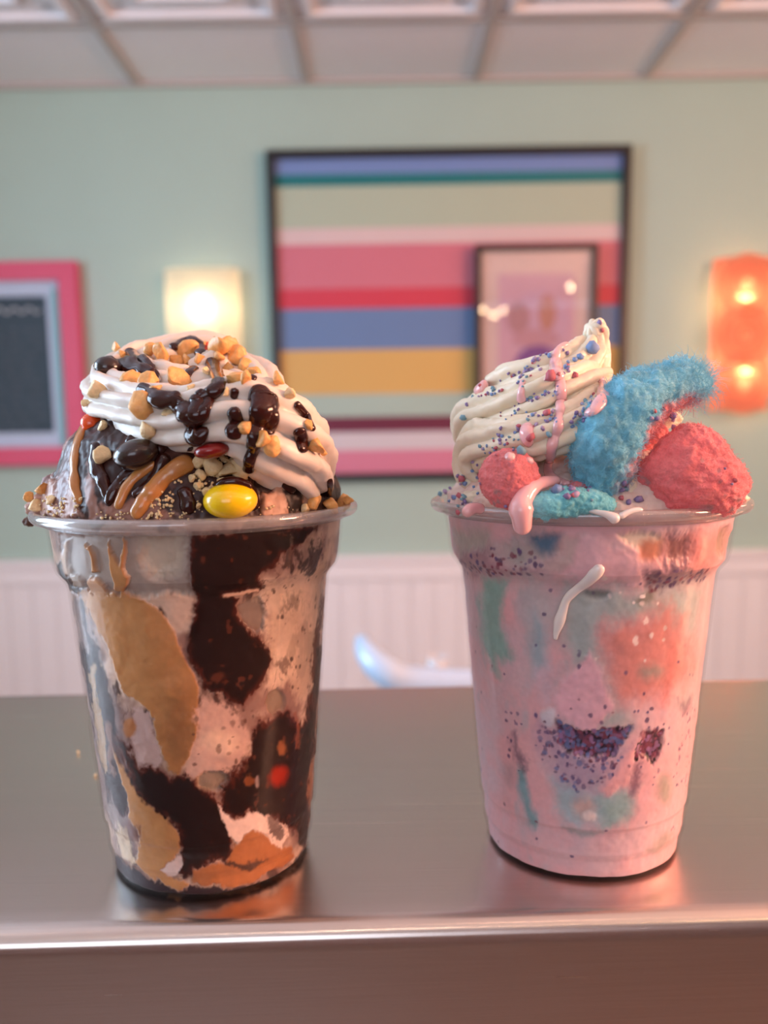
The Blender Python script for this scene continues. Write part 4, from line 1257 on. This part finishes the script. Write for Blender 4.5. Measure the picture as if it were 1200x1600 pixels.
# sauces on the mound below the cream
mound = bvh(contL)
for k, pts in enumerate([
    [(133, 664, 9), (122, 690, 10), (116, 722, 10), (117, 755, 9), (126, 788, 6)],
    [(244, 720, 8), (226, 734, 9), (208, 748, 9), (194, 768, 9), (182, 796, 8)],
    [(302, 718, 15), (266, 738, 15), (242, 763, 15), (224, 785, 14), (208, 810, 10)],
    [(418, 696, 12), (424, 720, 15), (424, 742, 16), (420, 760, 13)],
    [(436, 706, 10), (446, 722, 10), (448, 738, 7)],
]):
    strand('peanut_butter_ribbon', pts, mound, M['pb'], sunL, (300, 820), seed=k + 40, wob=0.08, sm=10)
for k, pts in enumerate([
    [(150, 690, 10), (148, 722, 12), (160, 750, 12), (170, 780, 8)], [(222, 726, 10), (196, 744, 11), (178, 765, 10), (166, 790, 7)],
    [(260, 708, 14), (236, 752, 8), (206, 776, 8)], [(286, 760, 12), (292, 785, 14), (298, 804, 12)], [(372, 700, 14), (380, 730, 15), (388, 765, 14), (398, 798, 12)],
    [(340, 752, 10), (362, 752, 10), (384, 758, 9)], [(438, 726, 7), (436, 748, 8), (462, 768, 8)], [(330, 700, 16), (360, 706, 16)], [(196, 690, 14), (230, 694, 15), (262, 700, 15)],
]):
    strand('fudge_ribbon', pts, mound, M['fudge'], sunL, (300, 820), seed=k + 60, wob=0.15, sm=10)


def rock(rad, seed, cuts=9, sub=3):
    "broken nut piece"
    import bmesh
    bm = bmesh.new(); bmesh.ops.create_icosphere(bm, subdivisions=sub, radius=1.0)
    V = np.array([v.co[:] for v in bm.verts]); F = np.array([[v.index for v in f.verts] for f in bm.faces]); bm.free()
    r = np.random.default_rng(seed)
    V = V * r.uniform(0.75, 1.2, 3)
    for _ in range(cuts):
        n = r.normal(size=3); n /= np.linalg.norm(n); d = r.uniform(0.35, 0.75)
        s = V @ n
        V = V - np.clip(s - d, 0, None)[:, None] * n * 0.95
    V = V * (1 + 0.16 * fbm(V * 2.3, seed, 3)[:, None])
    return V * rad, F


NUTM = [make_mesh('peanut_piece', *rock(1.0, 300 + k), M['nut'], True) for k in range(6)]
NUTP = [make_mesh('peanut_piece', *rock(1.0, 320 + k), M['nutpale'], True) for k in range(5)]


def put(name, me, p, scale, label, cat, group=None, rot=None):
    o = bpy.data.objects.new(name, me); COL.objects.link(o)
    o.location = p; o.scale = scale if hasattr(scale, '__len__') else (scale,) * 3
    o.rotation_euler = rot if rot is not None else tuple(rng.uniform(0, 6.28, 3))
    tag(o, label, cat, group)
    return o


# (px, py, radius px, pale)
nuts_top = [(152, 610, 13, 1), (206, 595, 14, 0), (235, 598, 13, 0), (220, 631, 19, 0), (277, 599, 17, 0), (235, 672, 13, 1), (161, 667, 8, 1), (251, 557, 13, 0), (232, 553, 11, 0), (268, 560, 11, 0), (292, 549, 15, 0), (290, 568, 10, 0),
            (265, 643, 9, 1), (136, 632, 6, 1), (312, 562, 9, 0), (341, 542, 16, 0), (356, 547, 15, 0), (372, 558, 15, 0), (384, 572, 11, 0), (352, 576, 12, 0), (340, 560, 9, 0), (367, 596, 13, 0), (386, 594, 10, 0), (399, 583, 9, 0),
            (430, 597, 11, 0), (450, 618, 8, 1), (323, 583, 7, 1), (354, 612, 6, 1), (386, 668, 11, 0), (411, 684, 12, 0), (426, 696, 14, 0), (492, 694, 12, 0), (481, 664, 8, 0), (505, 704, 5, 0), (182, 548, 8, 0), (322, 541, 8, 0), (276, 586, 7, 1), (300, 606, 6, 1),
            (246, 608, 8, 0), (190, 556, 7, 0)]
nuts_low = [(167, 711, 13, 1), (71, 763, 9, 0), (50, 777, 8, 0), (312, 742, 10, 1), (312, 724, 10, 1), (335, 727, 13, 1), (348, 718, 8, 1), (354, 737, 13, 1), (372, 734, 15, 1), (325, 738, 6, 1), (310, 760, 7, 1), (322, 770, 7, 1), (337, 740, 7, 1), (488, 787, 12, 0),
            (512, 787, 14, 0), (529, 786, 12, 0), (310, 791, 5, 1), (362, 720, 6, 1), (300, 748, 6, 1), (344, 752, 6, 1), (378, 748, 7, 1), (476, 795, 8, 1), (60, 790, 9, 1), (82, 782, 8, 1)]
ORD = ['leftmost', 'second from left', 'third from left', 'fourth from left', 'fifth from left', 'sixth from left', 'seventh from left', 'eighth from left', 'ninth from left', 'tenth from left', 'eleventh from left', 'twelfth from left']


def row_labels(lst, size, where):
    "one label per piece: tone, size, place in its row (rows from the top)"
    out = [None] * len(lst)
    order = sorted(range(len(lst)), key=lambda i: lst[i][1])
    rows_ = [order[a:a + size] for a in range(0, len(order), size)]
    for rn, row in zip(('top', 'upper', 'middle', 'lower', 'bottom'), rows_):
        for k_, i in enumerate(sorted(row, key=lambda i: lst[i][0])):
            out[i] = '%s %s peanut piece, %s in the %s row on %s' % ('large' if lst[i][2] >= 13 else 'small' if lst[i][2] < 9 else 'medium', 'pale' if lst[i][3] else 'tan', ORD[k_], rn, where)
    return out


k = 0
for lst, lab, grp in ((nuts_top, 'chopped roasted peanut piece stuck on the fudge drizzled whipped cream', 'peanut pieces on the whipped cream'),
                      (nuts_low, 'chopped peanut piece lying on the fudgy mound above the cup rim', 'peanut pieces on the fudge mound')):
    labs = row_labels(lst, 10 if lst is nuts_top else 8, 'left whipped cream' if lst is nuts_top else 'fudge mound')
    for (px, py, r, pale), lab in zip(lst, labs):
        h, n = hit_near(px, py, treeL if lst is nuts_top else treeLs, 300, 700 if lst is nuts_top else 790)
        if h is None:
            continue
        k += 1
        rr = r * h[1] / FPX
        put('peanut_piece', (NUTP if pale else NUTM)[k % 5], h + n * rr * 0.42, rr * 1.3, lab, 'peanut piece', grp)
h = W(545, 781, 0.262)
put('peanut_piece', NUTM[2], h, 9 * .262 / FPX, 'tiny tan peanut crumb perched alone on right edge of left cup rim', 'peanut piece', 'peanut pieces on the fudge mound')

# fine nut dust
mb = MB()
for zone, cnt in ((((236, 272), (768, 808)), 60), (((258, 296), (722, 760)), 22), (((300, 350), (740, 800)), 40), (((150, 300), (800, 812)), 40), (((45, 130), (775, 805)), 46), (((330, 400), (715, 760)), 24), (((400, 480), (790, 808)), 16)):
    for _ in range(cnt):
        px, py = rng.uniform(*zone[0]), rng.uniform(*zone[1])
        h, n = hit(px, py, mound)
        if h is None:
            continue
        V, F = rock(rng.uniform(1.2, 3.6) * h[1] / FPX, int(rng.integers(1e6)), 4, 1)
        mb.add(V + h + n * 0.0004, F.tolist())
o = mb.build('peanut_crumbs', M['nutpale'], sunL, True, 'stuff')

# candies
CANDY = {}


def candy(px, py, rx, ry, rgb, label, tree, roll=0.0, out=0.35, c0=cL):
    h, n = hit_near(px, py, tree, *c0)
    n_ = 24
    t = np.linspace(-math.pi / 2, math.pi / 2, n_)
    prof = np.stack([np.cos(t) + 1e-4, np.sin(t) * 0.97], -1)
    V, F = lathe(prof, 32, 0, 0, 0)
    a, b = rx * h[1] / FPX, ry * h[1] / FPX
    V = V * np.array([a, a * 0.85, b])
    c, s_ = math.cos(roll), math.sin(roll)
    V = V @ np.array([[c, 0, s_], [0, 1, 0], [-s_, 0, c]]).T
    pos = h + np.array([0, -1, 0]) * a * out
    pos = W(px, py, pos[1])
    key = tuple(rgb)
    if key not in CANDY:
        CANDY[key] = plain('candy_shell', rgb, 0.24, var=0.10, scale=200, coat=0.35, linear=True, sss=0.1)
    o = obj('candy', V + pos, F, CANDY[key])
    return tag(o, label, 'candy', 'candy coated pieces on the sundae')


yc = candy(360, 782, 42, 29, (0.98, 0.60, 0.004), 'large yellow candy coated piece resting against the left cup rim', treeLs, -0.05, .45, (330, 760))
candy(213, 710, 36, 24, (0.030, 0.012, 0.010), 'dark brown candy coated piece tucked under the left whipped cream', treeL, -0.25, .5)
candy(143, 662, 17, 16, (0.85, 0.09, 0.012), 'orange candy coated piece peeking out at left under whipped cream', treeL, .4, .2)
candy(331, 704, 28, 13, (0.22, 0.006, 0.006), 'dark red candy coated piece below the front of whipped cream', treeL, -0.15, .3)
candy(326, 545, 11, 11, (0.80, 0.07, 0.015), 'small orange candy at the very top among chopped peanuts', treeL, .0, .1)
candy(168, 574, 20, 17, (0.022, 0.009, 0.008), 'fudge covered candy piece at upper left edge of whipped cream', treeL, .2, .5)

YC = float(yc.location[1])


def free_strand(name, pts, mat, parent, seg=16):
    p = np.array(pts, float); n = 60
    q = catmull(p, n)
    C = np.array([W(x, y, Y) for x, y, Y, r in q]); R = q[:, 3] * q[:, 2] / FPX
    s = np.concatenate([[0], np.cumsum(np.linalg.norm(np.diff(C, axis=0), axis=1))]); e = np.minimum(s, s[-1] - s)
    R = R * np.sqrt(np.clip(1 - (1 - np.clip(e / (R * .9 + 1e-6), 0, 1)) ** 2, .0004, 1))
    V, F = tube(C, R, seg)
    return obj(name, V, F, mat, parent)


free_strand('fudge_ribbon', [(338, 760, YC, 6), (352, 754, YC - .001, 8), (372, 753, YC - .001, 8), (394, 762, YC, 6)], M['fudge'], sunL)

# brown lump that overflows the left rim
mm = vcol('ice_cream_lump', 0.5, 0.3, 500, sss=0.1)
for (px, py, Y, r, c) in ((70, 786, .262, 20, (186, 144, 126)), (95, 782, .250, 20, (170, 124, 108)), (52, 795, .266, 12, (178, 138, 120)), (120, 796, .240, 14, (176, 130, 110)), (84, 760, .262, 18, (150, 120, 118)), (46, 815, .268, 9, (90, 60, 46))):
    import bmesh
    V, F = rock(1.0, int(px), 0, 4)
    V = V * (1 + .28 * fbm(V * 1.8, int(py), 4)[:, None]) * r * Y / FPX
    V += W(px, py, Y)
    cc = lin(c)[None] * (1 + .35 * fbm(V * 700, 5, 3)[:, None])
    obj('ice_cream_lump', V, F, mm, sunL, cols=np.clip(cc, 0, 1))

# ------------------------------------------------------------------ cotton candy


def cotton(name, V, F, colfn, label, fib, flen, seed, fray=None):
    r = np.random.default_rng(seed)
    N = np.zeros_like(V)
    fn = np.cross(V[F[:, 1]] - V[F[:, 0]], V[F[:, 2]] - V[F[:, 0]])
    for j in range(F.shape[1]):
        np.add.at(N, F[:, j], fn)
    N /= np.linalg.norm(N, axis=1)[:, None] + 1e-15
    cols = colfn(V)
    o = obj(name, V, F, M['cotton'], cols=np.clip(cols, 0, 1))
    tag(o, label, 'cotton candy')
    # loose sugar threads
    A = np.linalg.norm(fn, axis=1); pick = r.choice(len(F), fib, p=A / A.sum())
    FV, FF, FC = [], [], []
    for q, i in enumerate(pick):
        a = V[F[i, 0]]; n = N[F[i, 0]]
        t = r.normal(size=3); t -= n * (t @ n); t /= np.linalg.norm(t)
        l = flen * r.uniform(0.3, 1.0) * (1 if fray is None else 1 + 1.8 * float(sstep(fray - .012, fray, a[0]))); wd = r.uniform(0.00003, 0.00006)
        d = n * r.uniform(0.15, .8) + t
        p0, p1, p2 = a - n * 0.0003, a + d * l * .5 + n * l * .1, a + d * l * .8 - n * l * .12 + r.normal(size=3) * l * .15
        s = np.cross(d, [0.2, 1, 0.1]); s /= np.linalg.norm(s) + 1e-9
        b = len(FV) * 6
        FV.append(np.array([p0 - s * wd, p0 + s * wd, p1 - s * wd, p1 + s * wd, p2 - s * wd * .5, p2 + s * wd * .5]))
        FF += [(b, b + 1, b + 3, b + 2), (b + 2, b + 3, b + 5, b + 4)]
        FC.append(np.repeat(cols[F[i, 0]][None], 6, 0))
    fo = obj('sugar_threads', np.concatenate(FV), np.array(FF), M['cotton'], o, cols=np.clip(np.concatenate(FC), 0, 1), kind='stuff')
    return o, (V, F)


def tuft_path(pts, n=160, seg=110, amp=0.25, fr=170, seed=0, fold=0.0):
    C = catmull(np.array([W(px, py, Y) for px, py, Y, r in pts]), n); R = catmull(np.array([[r * Y / FPX] for px, py, Y, r in pts]), n)[:, 0]
    t = np.linspace(0, 1, n)
    cap = np.sqrt(np.clip(1 - np.clip((0.08 - t) / 0.08, 0, 1) ** 2, 0.0005, 1)) * np.sqrt(np.clip(1 - np.clip((t - 0.95) / 0.05, 0, 1) ** 2, 0.0005, 1))
    V, F = tube(C, R * cap, seg)
    cc = np.repeat(C, seg, 0); d = V - cc; l = np.linalg.norm(d, axis=1); d /= l[:, None] + 1e-9
    nz = fbm(V * fr, seed, 5, 0.62) * amp * l * 1.6 + fbm(V * 900, seed + 3, 3, .7) * 0.0005
    if fold:
        nz += (0.5 - np.abs(fbm(V * np.array([120, 120, 120]), seed + 9, 2))) * fold * l
    return V + d * nz[:, None], F


def tuft_blob(px, py, Y, rx, rz, ry, amp, fr, seed, rot=0.0, fold=0.0, shape=None):
    n, s = 130, 150
    t = np.linspace(-math.pi / 2 + .001, math.pi / 2 - .001, n)
    V, F = lathe(np.stack([np.cos(t), np.sin(t)], -1), s, 0, 0, 0)
    d = V.copy()
    k = Y / FPX
    V = V * np.array([rx * k, ry * k, rz * k])
    if shape is not None:
        V = shape(V, d, k)
    nz = fbm(d * fr, seed, 5, 0.6) * amp
    if fold:
        nz += (0.35 - np.abs(fbm(d * fr * .8 + 5, seed + 9, 3))) * fold
    V = V * (1 + nz[:, None]) + d * (fbm(V * 900, seed + 3, 3, .7) * 0.0005)[:, None]
    c, s_ = math.cos(rot), math.sin(rot)
    V = V @ np.array([[c, 0, s_], [0, 1, 0], [-s_, 0, c]]).T
    return V + W(px, py, Y), F


PINK, BLUE = np.array([0.92, 0.26, 0.28]), np.array([0.20, 0.58, 0.76])


def col_pink(V):
    n = fbm(V * 160, 3, 4, .6)[:, None]; m = fbm(V * 420, 4, 3)[:, None]
    c = PINK * (1 + .35 * n) + np.array([0.06, 0.08, 0.08]) * np.clip(m + .2, 0, 1)
    g = sstep(0.42, 0.6, fbm(V * 300, 8, 3)[:, None])
    return c * (1 - g * .6) + np.array([.36, .34, .34]) * g * .6


def col_blue(V):
    n = fbm(V * 150, 13, 4, .6)[:, None]; m = fbm(V * 420, 14, 3)[:, None]
    c = BLUE * (1 + .45 * n) + np.array([0.10, 0.10, 0.08]) * np.clip(m + .1, 0, 1)
    # the lower right flank carries pink sugar
    cen = np.repeat(V.reshape(160, 110, 3).mean(1), 110, 0); d = V - cen
    d /= np.linalg.norm(d, axis=1)[:, None] + 1e-9
    side = sstep(0.50, 0.85, d[:, 0] * .60 - d[:, 2] * .80 + 0.30 * fbm(V * 300, 19, 3))[:, None]
    return c * (1 - side * .9) + PINK * .85 * side * .9


def col_blue2(V):
    n = fbm(V * 200, 23, 4, .6)[:, None]
    return BLUE * np.array([1.1, 1.2, 1.05]) * (1 + .4 * n) + np.array([0.12, .1, .08]) * np.clip(n, 0, 1)


toppings = []
V, F = tuft_path([(945, 768, .244, 30), (944, 735, .238, 46), (950, 700, .236, 52), (968, 662, .238, 50), (998, 630, .243, 45), (1034, 609, .248, 38), (1066, 602, .252, 33), (1088, 604, .254, 26), (1096, 608, .255, 15)], amp=.26, seed=31)
o, m_ = cotton('cotton_candy', V, F, col_blue, 'tall blue cotton candy tuft curling up to the right from right sundae', 6500, .0030, 1, W(1098, 604, .254)[0]); toppings.append(m_)


def wedge(V, d, k):
    V = V.copy()
    t = np.clip((V[:, 2] / (58 * k)), -1, 1)
    V[:, 0] = V[:, 0] * (1 - .30 * np.clip(t, 0, 1)) - 6 * k * np.clip(t, 0, 1) + 18 * k * np.clip(-t, 0, 1) * (V[:, 0] > 0)
    V[:, 2] = np.where(V[:, 2] < 0, V[:, 2] * .85, V[:, 2])
    return V


V, F = tuft_blob(1080, 742, .240, 84, 76, 60,   .12, 2.2, 5, rot=.10, fold=.16, shape=wedge)
o, m_ = cotton('cotton_candy', V, F, col_pink, 'big coral pink cotton candy clump at the right of right cup', 3000, .0018, 2); toppings.append(m_)
V, F = tuft_blob(795, 748, .232, 46, 46, 34, .09, 1.6, 6, rot=-.35, fold=.12)
o, m_ = cotton('cotton_candy', V, F, col_pink, 'smaller rounded pink cotton candy clump at left front of right cup', 900, .0009, 3); toppings.append(m_)
V, F = tuft_path([(792, 784, .233, 10), (806, 784, .232, 16), (850, 790, .230, 20), (900, 784, .231, 22), (940, 788, .232, 18), (958, 790, .234, 8)], n=120, seg=70, amp=.24, seed=41, fr=260)
o, m_ = cotton('cotton_candy', V, F, col_blue2, 'low teal blue cotton candy strip along front rim of right cup', 1500, .0011, 4); toppings.append(m_)
V, F = tuft_path([(880, 770, .240, 12), (905, 764, .238, 17), (940, 768, .238, 16), (960, 776, .239, 9)], n=80, seg=60, amp=.2, seed=47, fr=260)
o, m_ = cotton('cotton_candy', V, F, col_pink, 'crimson cotton candy scrap under the tall blue tuft', 500, .0009, 5); toppings.append(m_)
V, F = tuft_path([(958, 720, .262, 8), (985, 702, .262, 14), (1020, 684, .262, 14), (1040, 668, .263, 9)], n=80, seg=60, amp=.2, seed=53, fr=240)
o, m_ = cotton('cotton_candy', V, F, col_pink, 'thin pink cotton candy wisp behind the tall blue tuft', 500, .0012, 6); toppings.append(m_)

# cream lumps between the tufts
clm = M['whitesauce']


def lump(px, py, Y, r, stretch, mat, name, label, cat, seed, parent=None):
    V, F = rock(1.0, seed, 0, 4)
    V = V * (1 + .22 * fbm(V * 1.5, seed, 3)[:, None]) * np.array([stretch[0], 1, stretch[1]]) * r * Y / FPX + W(px, py, Y)
    o = obj(name, V, F, mat, parent)
    if parent is None:
        tag(o, label, cat)
    return (V, F)


toppings.append(lump(978, 766, .240, 22, (.95, 1.5), M['cream2'], 'cream_lump', '', '', 71, whR))
toppings.append(lump(1043, 655, .272, 18, (1.1, 1.0), M['cream2'], 'cream_lump', '', '', 72, whR))
toppings.append(lump(748, 778, .258, 22, (1.3, .8), M['cream2'], 'cream_lump', '', '', 73, whR))
toppings.append(lump(1150, 780, .262, 14, (1.2, .8), M['cream2'], 'cream_lump', '', '', 74, whR))
V, F = lump(1094, 692, .266, 13, (1.1, .8), plain('grey_lilac_candy', (0.42, 0.33, 0.36), .5, linear=True), 'candy_shard', 'greyish lilac candy shard sticking up right of the pink clump', 'candy', 75)
V, F = lump(906, 675, .262, 34, (1.5, 1.2), M['cream2'], 'cream_lump', '', '', 76, whR); toppings.append((V, F))

treeR2 = bvh(*whRm, contR, *toppings)
treeR3 = bvh(*whRm, contR, *toppings, cupRmesh)
cR = (880, 740)
syr = [
    [(886, 536, 5), (873, 545, 6), (868, 560, 8), (870, 580, 10), (876, 602, 10), (876, 628, 9), (874, 648, 7), (872, 668, 8), (864, 690, 9), (860, 712, 8), (856, 730, 7), (860, 744, 9), (874, 752, 8), (890, 756, 5)],
    [(742, 610, 8), (754, 605, 11), (766, 600, 8)],
    [(817, 592, 5), (815, 606, 6), (814, 618, 6), (816, 630, 10)],
    [(828, 660, 8), (823, 674, 11), (824, 688, 9), (826, 696, 5)],
    [(790, 709, 8), (797, 714, 10), (803, 718, 7)], [(827, 716, 7), (828, 724, 8)],
    [(938, 592, 8), (944, 606, 10), (940, 624, 10), (928, 640, 10), (914, 647, 7)],
    [(850, 592, 4), (853, 593, 5)], [(830, 566, 5), (838, 562, 5)],
]
for k, pts in enumerate(syr):
    strand('syrup_drizzle', pts, treeR2, M['syrup'], whR, cR, seed=k + 80, wob=.12)


fs = [[(874, 750, .236, 7), (848, 754, .232, 10), (828, 766, .2285, 13), (817, 782, .2265, 16), (814, 796, .2255, 20), (815, 808, .2255, 17), (816, 822, .2265, 15), (816, 834, .2275, 13)],
      [(756, 796, .240, 8), (742, 794, .2385, 9), (732, 798, .2375, 10), (728, 808, .2375, 8)]]
sd = free_strand('syrup_drip', fs[0], M['syrup'], None)
tag(sd, 'glossy pink syrup drip hanging over front rim of right cup', 'syrup drip')
sd = free_strand('syrup_drip', fs[1], M['syrup'], None)
tag(sd, 'short pink syrup drip at left front rim of right cup', 'syrup drip')
sd = free_strand('cream_drip', [(912, 796, .2300, 3), (932, 800, .2285, 4), (948, 804, .2275, 6), (960, 810, .2272, 9), (966, 814, .2275, 7)], M['whitesauce'], None)
tag(sd, 'white cream drip running over front rim of right cup', 'cream drip')
sd = free_strand('cream_drip', [(968, 808, .2278, 6), (982, 800, .2285, 5), (996, 797, .2295, 5), (1004, 798, .230, 4)], M['whitesauce'], None)
tag(sd, 'small white cream smear right of the drip on right cup rim', 'cream drip')
cupt = bvh(cupRmesh)
o = strand('cream_drip', [(940, 882, 8), (932, 894, 11), (916, 909, 10), (900, 922, 7), (886, 936, 7), (879, 955, 8), (873, 975, 8), (869, 990, 5), (868, 1000, 3)], cupt, M['whitesauce'], None, (915, 1000), sink=.1, wob=.1, sm=2)
tag(o, 'curved white cream streak running down outside of right cup', 'cream drip')

# ------------------------------------------------------------------ candy crumbs
CRM = {}
for nm, c in (('violet', (0.25, 0.19, 0.40)), ('blue', (0.20, 0.32, 0.58)), ('crimson', (0.55, 0.14, 0.18)), ('teal', (0.20, 0.38, 0.48)), ('lilac', (0.45, 0.34, 0.52))):
    mt = plain('crumb_' + nm, c, .5, var=.25, scale=400, bump=.3, linear=True, sss=.05)
    CRM[nm] = [make_mesh('candy_crumb', *rock(1.0, 500 + k, 4, 1), mt, True) for k in range(3)]
ADJ = {'violet': 'tiny violet candy crumb sprinkled on the right sundae', 'blue': 'tiny blue candy crumb sprinkled on the right sundae', 'crimson': 'tiny crimson candy crumb sprinkled on the right sundae',
       'teal': 'tiny teal candy crumb sprinkled on the right sundae', 'lilac': 'tiny lilac candy crumb sprinkled on the right sundae'}


def crumb(px, py, r, c, where=None, grp=None):
    h, n = hit_near(px, py, treeR3, *cR)
    if h is None:
        return
    rr = r * h[1] / FPX
    put('candy_crumb', CRM[c][int(rng.integers(3))], h + n * rr * .35, rr, where or ADJ[c], 'candy crumb', grp or c + ' candy crumbs on the right sundae')


kinds = ['violet', 'violet', 'crimson', 'blue', 'lilac', 'teal']
lines = [([(736, 612), (765, 612), (800, 604), (830, 592)], 7, 26, 1.8, 4), ([(772, 598), (800, 585), (822, 582), (845, 572)], 5, 14, 2, 4.5), ([(820, 575), (838, 560), (855, 550)], 5, 12, 2.5, 5),
         ([(806, 628), (838, 622), (866, 612), (884, 606)], 7, 24, 2, 4.5), ([(788, 650), (800, 640), (815, 640)], 8, 9, 1.5, 3),
         ([(756, 705), (780, 690), (800, 680), (822, 668)], 9, 34, 2, 4.5), ([(800, 700), (818, 690), (836, 682)], 9, 12, 2, 4.5), ([(826, 650), (850, 655), (876, 655)], 9, 18, 2, 5), ([(838, 672), (870, 664), (900, 655), (925, 645)], 9, 22, 2, 4.5),
         ([(900, 640), (935, 620)], 8, 8, 2, 4), ([(872, 570), (884, 575), (892, 590)], 6, 8, 2.5, 5), ([(705, 778), (722, 784), (738, 786)], 7, 18, 2.5, 5), ([(745, 720), (742, 750), (755, 770)], 7, 9, 2, 4), ([(870, 762), (900, 768), (930, 772)], 8, 14, 3, 6.5), ([(720, 740), (726, 765)], 5, 5, 2.5, 5),
         ([(1010, 650), (1045, 645), (1060, 665)], 6, 8, 3, 6), ([(975, 745), (985, 775), (992, 785)], 7, 6, 3, 6), ([(1120, 720), (1150, 755)], 8, 2, 2.5, 4.5)]
PL = ['the upper left cream ridge', 'the ridge below the pink blobs', 'the ridge near the cream tip', 'the middle cream ridge', 'the smooth middle cream face', 'the lower cream ridge above the pink clump', 'the cream behind the pink clump', 'the cream under the long pink drip', 'the crossing ridge beside the blue tuft', 'the cream right of the drip', 'the cream below the tip', 'the left end of the cup rim', 'the lower left cream edge', 'the low teal cotton candy', 'the far left cream bulge', 'the cream behind the pink wisp', 'the cream lump between the tufts', 'the right pink clump']
for (pts, jit, cnt, r0, r1), pl_ in zip(lines, PL):
    q = catmull(np.array(pts, float), 60)
    for _ in range(cnt):
        p = q[int(rng.integers(60))] + rng.normal(size=2) * jit * .7
        c = kinds[int(rng.integers(6))]
        crumb(p[0], p[1], rng.uniform(r0, r1), c, 'tiny %s candy crumb sprinkled on %s' % (c, pl_), '%s crumbs on %s' % (c, pl_))
BIG = {(923, 544): 'big blue crumb cluster on the tip of the right whipped cream', (905, 558): 'blue crumb just below the big blue cluster at cream tip', (726, 652): 'teal candy ball on the far left edge of right whipped cream', (858, 588): 'large crimson crumb left of the long pink syrup drip', (812, 706): 'large teal crumb above the small pink clump', (830, 682): 'crimson crumb stuck in the pink syrup blob', (722, 748): 'crimson crumb at left cream edge above the rim', (868, 768): 'large round blue crumb on the low teal cotton candy strip', (884, 775): 'violet crumb right of the large blue crumb on teal strip', (900, 772): 'lilac crumb on the right half of the teal strip', (856, 678): 'teal crumb left of the long pink drip, low down', (853, 646): 'crimson crumb left of the long drip at mid height', (996, 784): 'violet crumb beside the large pink clump near the rim'}
for px, py, r, c in ((923, 544, 13, 'blue'), (905, 558, 7, 'blue'), (898, 562, 5, 'blue'), (937, 505, 5, 'violet'), (940, 515, 4, 'crimson'), (726, 652, 7, 'teal'), (730, 632, 4, 'violet'), (858, 555, 5, 'blue'), (858, 588, 11, 'crimson'), (872, 586, 6, 'crimson'), (896, 587, 6, 'crimson'),
                   (884, 574, 6, 'crimson'), (886, 552, 4, 'violet'), (880, 548, 3, 'violet'), (812, 706, 11, 'teal'), (830, 682, 9, 'crimson'), (722, 748, 8, 'crimson'), (720, 775, 6, 'crimson'), (690, 772, 5, 'teal'), (716, 800, 5, 'crimson'), (868, 768, 11, 'blue'), (884, 775, 7, 'violet'), (900, 772, 8, 'lilac'),
                   (914, 627, 5, 'teal'), (856, 678, 7, 'teal'), (853, 646, 7, 'crimson'), (996, 784, 9, 'violet'), (970, 778, 6, 'crimson'), (970, 765, 6, 'violet'), (1026, 654, 5, 'violet'), (1048, 649, 7, 'violet'), (1148, 749, 5, 'crimson'), (790, 790, 4, 'violet'), (1052, 668, 6, 'violet')):
    crumb(px, py, r, c, BIG.get((px, py)))
V, F = rock(1.0, 900, 5, 3)
o = obj('sugar_shard', V * 11 * .275 / FPX * np.array([1.1, 1, .8]) + W(1168, 790, .268), F, clear('clear_sugar', (.75, .68, .64), .15, .7, .1))
tag(o, 'clear glassy sugar shard stuck on right end of right cup rim', 'sugar shard')
# crumbs of nut dropped on the steel
for (px, py) in ((150, 1213), (122, 1178)):
    p = floor_pt(px, py)
    put('peanut_crumb', NUTP[1], p + [0, 0, .0006], (.0010, .0006, .0006), 'pale peanut crumb dropped on the steel left of left cup', 'crumb', 'crumbs on the counter')
